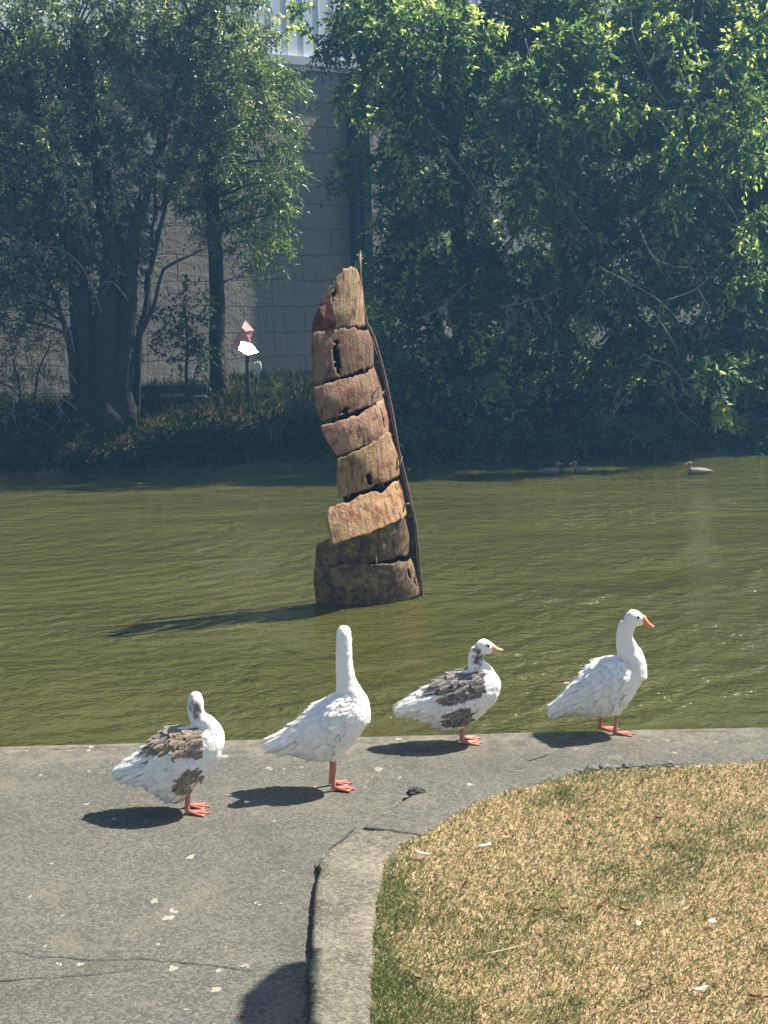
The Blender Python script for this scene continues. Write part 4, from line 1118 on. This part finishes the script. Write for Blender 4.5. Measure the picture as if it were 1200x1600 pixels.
dk = (.10, .10, .11)
goose(dict(seed=1, gcol=(.19,.14,.10), ecol=(1.15,1.0,.82), s=.0008, origin=(775,918), px=(293,1268), yaw=R(-4), thigh=.105, label='leftmost goose, brown backed with its head turned away and neck drawn in',
   body=[(330,640,686,.010),(400,585,696,.045),(480,532,722,.078),(560,470,788,.105),(640,408,846,.122),(720,372,862,.128),(800,362,808,.126),(870,362,735,.115),(930,345,655,.098),(990,375,585,.068),(1022,430,510,.028)],
   neck=[(900,520,100,0),(945,430,88,0),(930,365,66,0),(892,335,56,.008),(862,300,52,.015),(852,255,50,.02),(852,205,49,.025)],
   head=(852,196,.035), hr=.039, hd=(.10,1,-.05), legs=[(795,918,-.05),(768,918,.055)],
   grey=[[(530,505),(600,430),(680,375),(760,350),(860,345),(930,370),(955,430),(920,500),(850,545),(780,540),(640,510),(560,500)], [(712,735),(735,660),(790,600),(850,590),(880,640),(885,700),(840,760),(760,775)]],
   marks=[(868,255,32,62,(.20,.16,.13),.75,.12),(835,225,30,55,(.32,.28,.24),.55,.12),(640,820,120,60,(.25,.22,.18),.35,.15)], fmax=940, dark_tail=True, speck=.04))
goose(dict(seed=2, s=.00084, origin=(640,1132), px=(520,1231), yaw=R(-2), thigh=.15, label='tall white goose second from left with neck upright and head turned to the water',
   body=[(235,828,862,.010),(300,782,886,.045),(380,735,898,.075),(460,675,938,.10),(540,605,956,.118),(620,552,955,.125),(700,515,920,.125),(780,510,850,.110),(840,545,770,.082),(888,610,690,.035)],
   neck=[(770,700,115,0),(778,620,112,0),(772,560,96,0),(758,500,76,0),(745,440,60,0),(739,370,52,.0),(737,300,49,.0),(738,230,47,.005),(740,170,47,.015)],
   head=(738,145,.03), hr=.043, hd=(.02,1,0), legs=[(655,1132,-.045),(632,1132,.05)], fmax=830))
goose(dict(seed=3, s=.0008, origin=(640,888), px=(722,1161), yaw=R(3), thigh=.105, label='grey and white goose third from left with its beak open',
   body=[(165,608,630,.010),(260,548,655,.045),(340,500,692,.075),(430,448,752,.10),(520,398,790,.118),(620,358,785,.126),(700,345,745,.124),(780,342,690,.112),(850,352,630,.092),(900,385,565,.065),(928,435,500,.028)],
   neck=[(800,500,120,0),(800,430,108,0),(785,370,88,0),(762,320,66,0),(750,275,52,0),(756,232,49,0),(772,195,50,0)],
   head=(812,178,0), hr=.0455, hd=(1,-.04,-.05), beak=.064, beakdrop=.10, open=.30, bmat=m_beak_pale, lmat=m_leg_dull, legs=[(645,888,-.035),(652,870,.06)],
   grey=[[(405,495),(450,430),(540,370),(640,335),(720,335),(780,385),(790,450),(770,500),(715,545),(600,560),(520,550),(480,510)], [(500,705),(505,655),(580,600),(690,570),(700,640),(705,700),(650,750),(570,752),(530,735)]],
   marks=[(760,250,42,75,dk,.75,.10),(765,205,30,30,dk,.4,.15),(838,160,22,12,(.2,.2,.22),.7,.1)], fmax=850, dark_tail=True))
goose(dict(seed=4, s=.00076, origin=(650,1082), px=(951,1145), yaw=R(-6), thigh=.115, label='rightmost white goose in profile with an orange beak, both legs apart',
   body=[(198,880,950,.010),(260,822,948,.045),(340,745,938,.075),(420,655,945,.10),(500,570,956,.116),(590,500,955,.124),(680,474,945,.124),(760,480,895,.112),(830,510,808,.09),(890,560,705,.06),(928,610,640,.03)],
   neck=[(830,640,112,0),(838,570,104,0),(828,500,96,0),(808,440,86,0),(788,385,72,0),(776,330,62,0),(784,270,59,0),(805,215,58,0)],
   head=(850,174,0), hr=.0485, hd=(1,-.10,-.08), beak=.072, beakdrop=.42, legs=[(704,1085,-.05),(596,1062,.05)], fmax=860))

# ------------------------------------------------------------------ ducks on the pond
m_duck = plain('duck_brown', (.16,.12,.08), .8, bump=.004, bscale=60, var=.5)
m_duck_lit = plain('duck_brown_lit', (.28,.22,.15), .8, bump=.004, bscale=60, var=.3)  # duck brown lightened, sunlight painted in for the right duck
def duck(px, py, rz, lab, mat):
    t = empty('duck', P(px, py, WZ), rz); tag(t, lab, 'duck', 'ducks floating by the far bank')
    S = [(-.24,.05,.01,.01),(-.18,.055,.05,.03),(-.08,.05,.09,.06),(.03,.05,.10,.07),(.11,.05,.085,.065),(.17,.06,.04,.04),(.19,.06,.01,.01)]
    p1 = rings_mesh([(Vector((x, 0, z)), Vector((0, a, 0)), Vector((0, 0, b_))) for x, z, a, b_ in S], 16)
    p2 = rings_mesh([(Vector((.12,0,.05)), Vector((0,.035,0)), Vector((.035,0,0))), (Vector((.15,0,.12)), Vector((0,.024,0)), Vector((.024,0,0))), (Vector((.155,0,.17)), Vector((0,.026,0)), Vector((.026,0,0)))], 12)
    p3 = rings_mesh([(Vector((.115,0,.19)), Vector((0,.01,0)), Vector((0,0,.01))), (Vector((.135,0,.19)), Vector((0,.03,0)), Vector((0,0,.032))), (Vector((.17,0,.19)), Vector((0,.03,0)), Vector((0,0,.034))), (Vector((.205,0,.182)), Vector((0,.015,0)), Vector((0,0,.016)))], 12)
    obj('body', remeshed([p1, p2, p3], .008, 5), mat, t)
    v, f = rings_mesh([(Vector((.20,0,.182)), Vector((0,.012,0)), Vector((0,0,.012))), (Vector((.235,0,.174)), Vector((0,.013,0)), Vector((0,0,.006))), (Vector((.26,0,.17)), Vector((0,.009,0)), Vector((0,0,.003)))], 8)
    mesh('bill', v, f, m_beak, t)
duck(1092, 741, R(175), 'sunlit duck on the water at the right, clear of the shade', m_duck_lit)
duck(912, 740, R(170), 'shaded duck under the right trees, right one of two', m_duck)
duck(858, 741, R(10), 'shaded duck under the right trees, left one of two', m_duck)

# ------------------------------------------------------------------ litter: leaves, feathers, stones
m_dead = plain('dead_leaf', (.22,.12,.06), .8, var=.4); m_redleaf = plain('red_leaf', (.42,.09,.06), .6, var=.3)
m_down = plain('white_down', (.8,.79,.75), .8, var=.05); m_stone = plain('grey_stone', (.17,.16,.14), .9, bump=.01, bscale=60, var=.4)
def curled(name, px, py, L, W_, rz, mat, lab, cat, group=None, z=.03, curl=.35):
    vs = []; fs = []; n = 7
    for i in range(n):
        t = i/(n-1); wv = W_*math.sin(math.pi*min(1, t*.92+.06))**.7
        for s_ in (-1, 0, 1):
            vs.append(((t-.5)*L, s_*wv/2, curl*W_*abs(s_) + curl*L*(t-.5)**2 + .003))
    for i in range(n-1):
        for j in range(2): fs.append((i*3+j, i*3+j+1, i*3+j+4, i*3+j+3))
    o = mesh(name, vs, fs, mat); o.location = P(px, py, z); o.rotation_euler = (random.uniform(-.2,.2), random.uniform(-.2,.2), rz)
    o.modifiers.new('thickness', 'SOLIDIFY').thickness = .0015
    return tag(o, lab, cat, group)
curled('fallen_leaf', 383, 1592, .07, .035, 1.0, m_redleaf, 'red fallen leaf at the edge of the dark shadow by the kerb', 'leaf', z=-.02)
curled('feather', 758, 1325, .06, .03, .2, m_down, 'white down feather on the dry grass near the kerb bend', 'feather', z=.05)
curled('feather', 660, 1337, .07, .025, -.4, m_down, 'pale curled feather on the green grass beside the kerb', 'feather', z=.05)
curled('feather', 1112, 1443, .032, .026, .5, m_down, 'small white feather on the grass near the right edge', 'feather', z=.05)
curled('feather', 1096, 1548, .05, .02, .1, m_down, 'white feather low on the grass near the bottom right', 'feather', z=.05)
curled('feather', 998, 1446, .03, .02, 1.5, m_down, 'tiny white feather near the middle of the grass', 'feather', z=.05)
lp = [(944,1412),(868,1376),(893,1280),(1030,1280),(1150,1332),(920,1250),(1088,1420),(975,1424),(842,1424),(650,1530),(1010,1550),(730,1380),(880,1420),(1180,1560)]
for (a, c) in lp:
    curled('fallen_leaf', a, c, .045, .024, random.uniform(0, 3), m_dead, 'small curled dead brown leaf lying in the dry grass', 'leaf', 'dead leaves in the dry grass', .045, .5)
o = curled('twig', 790, 1485, .2, .008, .06, plain('straw_stalk', (.5,.36,.18), .8), 'long straw stalk lying on the grass', 'twig', None, .055, .05)
def stone(px, py, r, lab, group=None, z=0, mat=m_stone, flat=.6):
    bm = bmesh.new(); bmesh.ops.create_icosphere(bm, subdivisions=3, radius=r)
    sd = random.uniform(0, 50)
    for v in bm.verts:
        k = 1 + .5*noise.noise(v.co*(1.2/r) + Vector((sd,0,0))) + .12*noise.noise(v.co*(4/r)); v.co *= k; v.co.z *= flat
    me = bpy.data.meshes.new('stone'); bm.to_mesh(me); bm.free()
    o = obj('stone', me, mat, None, False); o.location = P(px, py, z); o.rotation_euler.z = random.uniform(0, 6)
    return tag(o, lab, 'stone', group)
stone(650, 1238, .045, 'dark angular rock sitting where the kerb meets the path', None, .03, plain('dark_rock', (.06,.058,.055), .9, bump=.01, bscale=50))
for (a, c) in [(868,1213),(884,1209),(905,1205),(925,1203),(945,1199),(958,1203),(978,1196),(748,1250),(765,1246),(785,1240),(806,1232),(828,1227),(846,1222),(720,1262),(690,1280),(1010,1196),(1045,1194)]:
    stone(a, c, random.uniform(.022, .05), 'small broken grey concrete lump along the edge of path and grass', 'concrete lumps along the broken path edge', .01, flat=.55)
# dark strip painting the shade in the gap under the broken path edge
v, f = strip([P(x, y, .03) for x, y in [(850,1216),(900,1204),(960,1200),(1020,1197),(1100,1192)]], .018, .032); tag(mesh('crack', v, f, m_crack, path, False))

# ------------------------------------------------------------------ haze
mh, b = new_mat('haze_air')
vol = b.n('ShaderNodeVolumePrincipled', ins={'Color': (.24, .58, 1.0, 1), 'Density': .0022, 'Anisotropy': .3})
b.n('ShaderNodeOutputMaterial', ins={'Volume': vol.outputs[0]})
mb = MB(); mb.box((-97, -10, -2.8), (97, 90, 17.5)); o = mb.build('haze', mh, None, False); tag(o, kind='stuff')
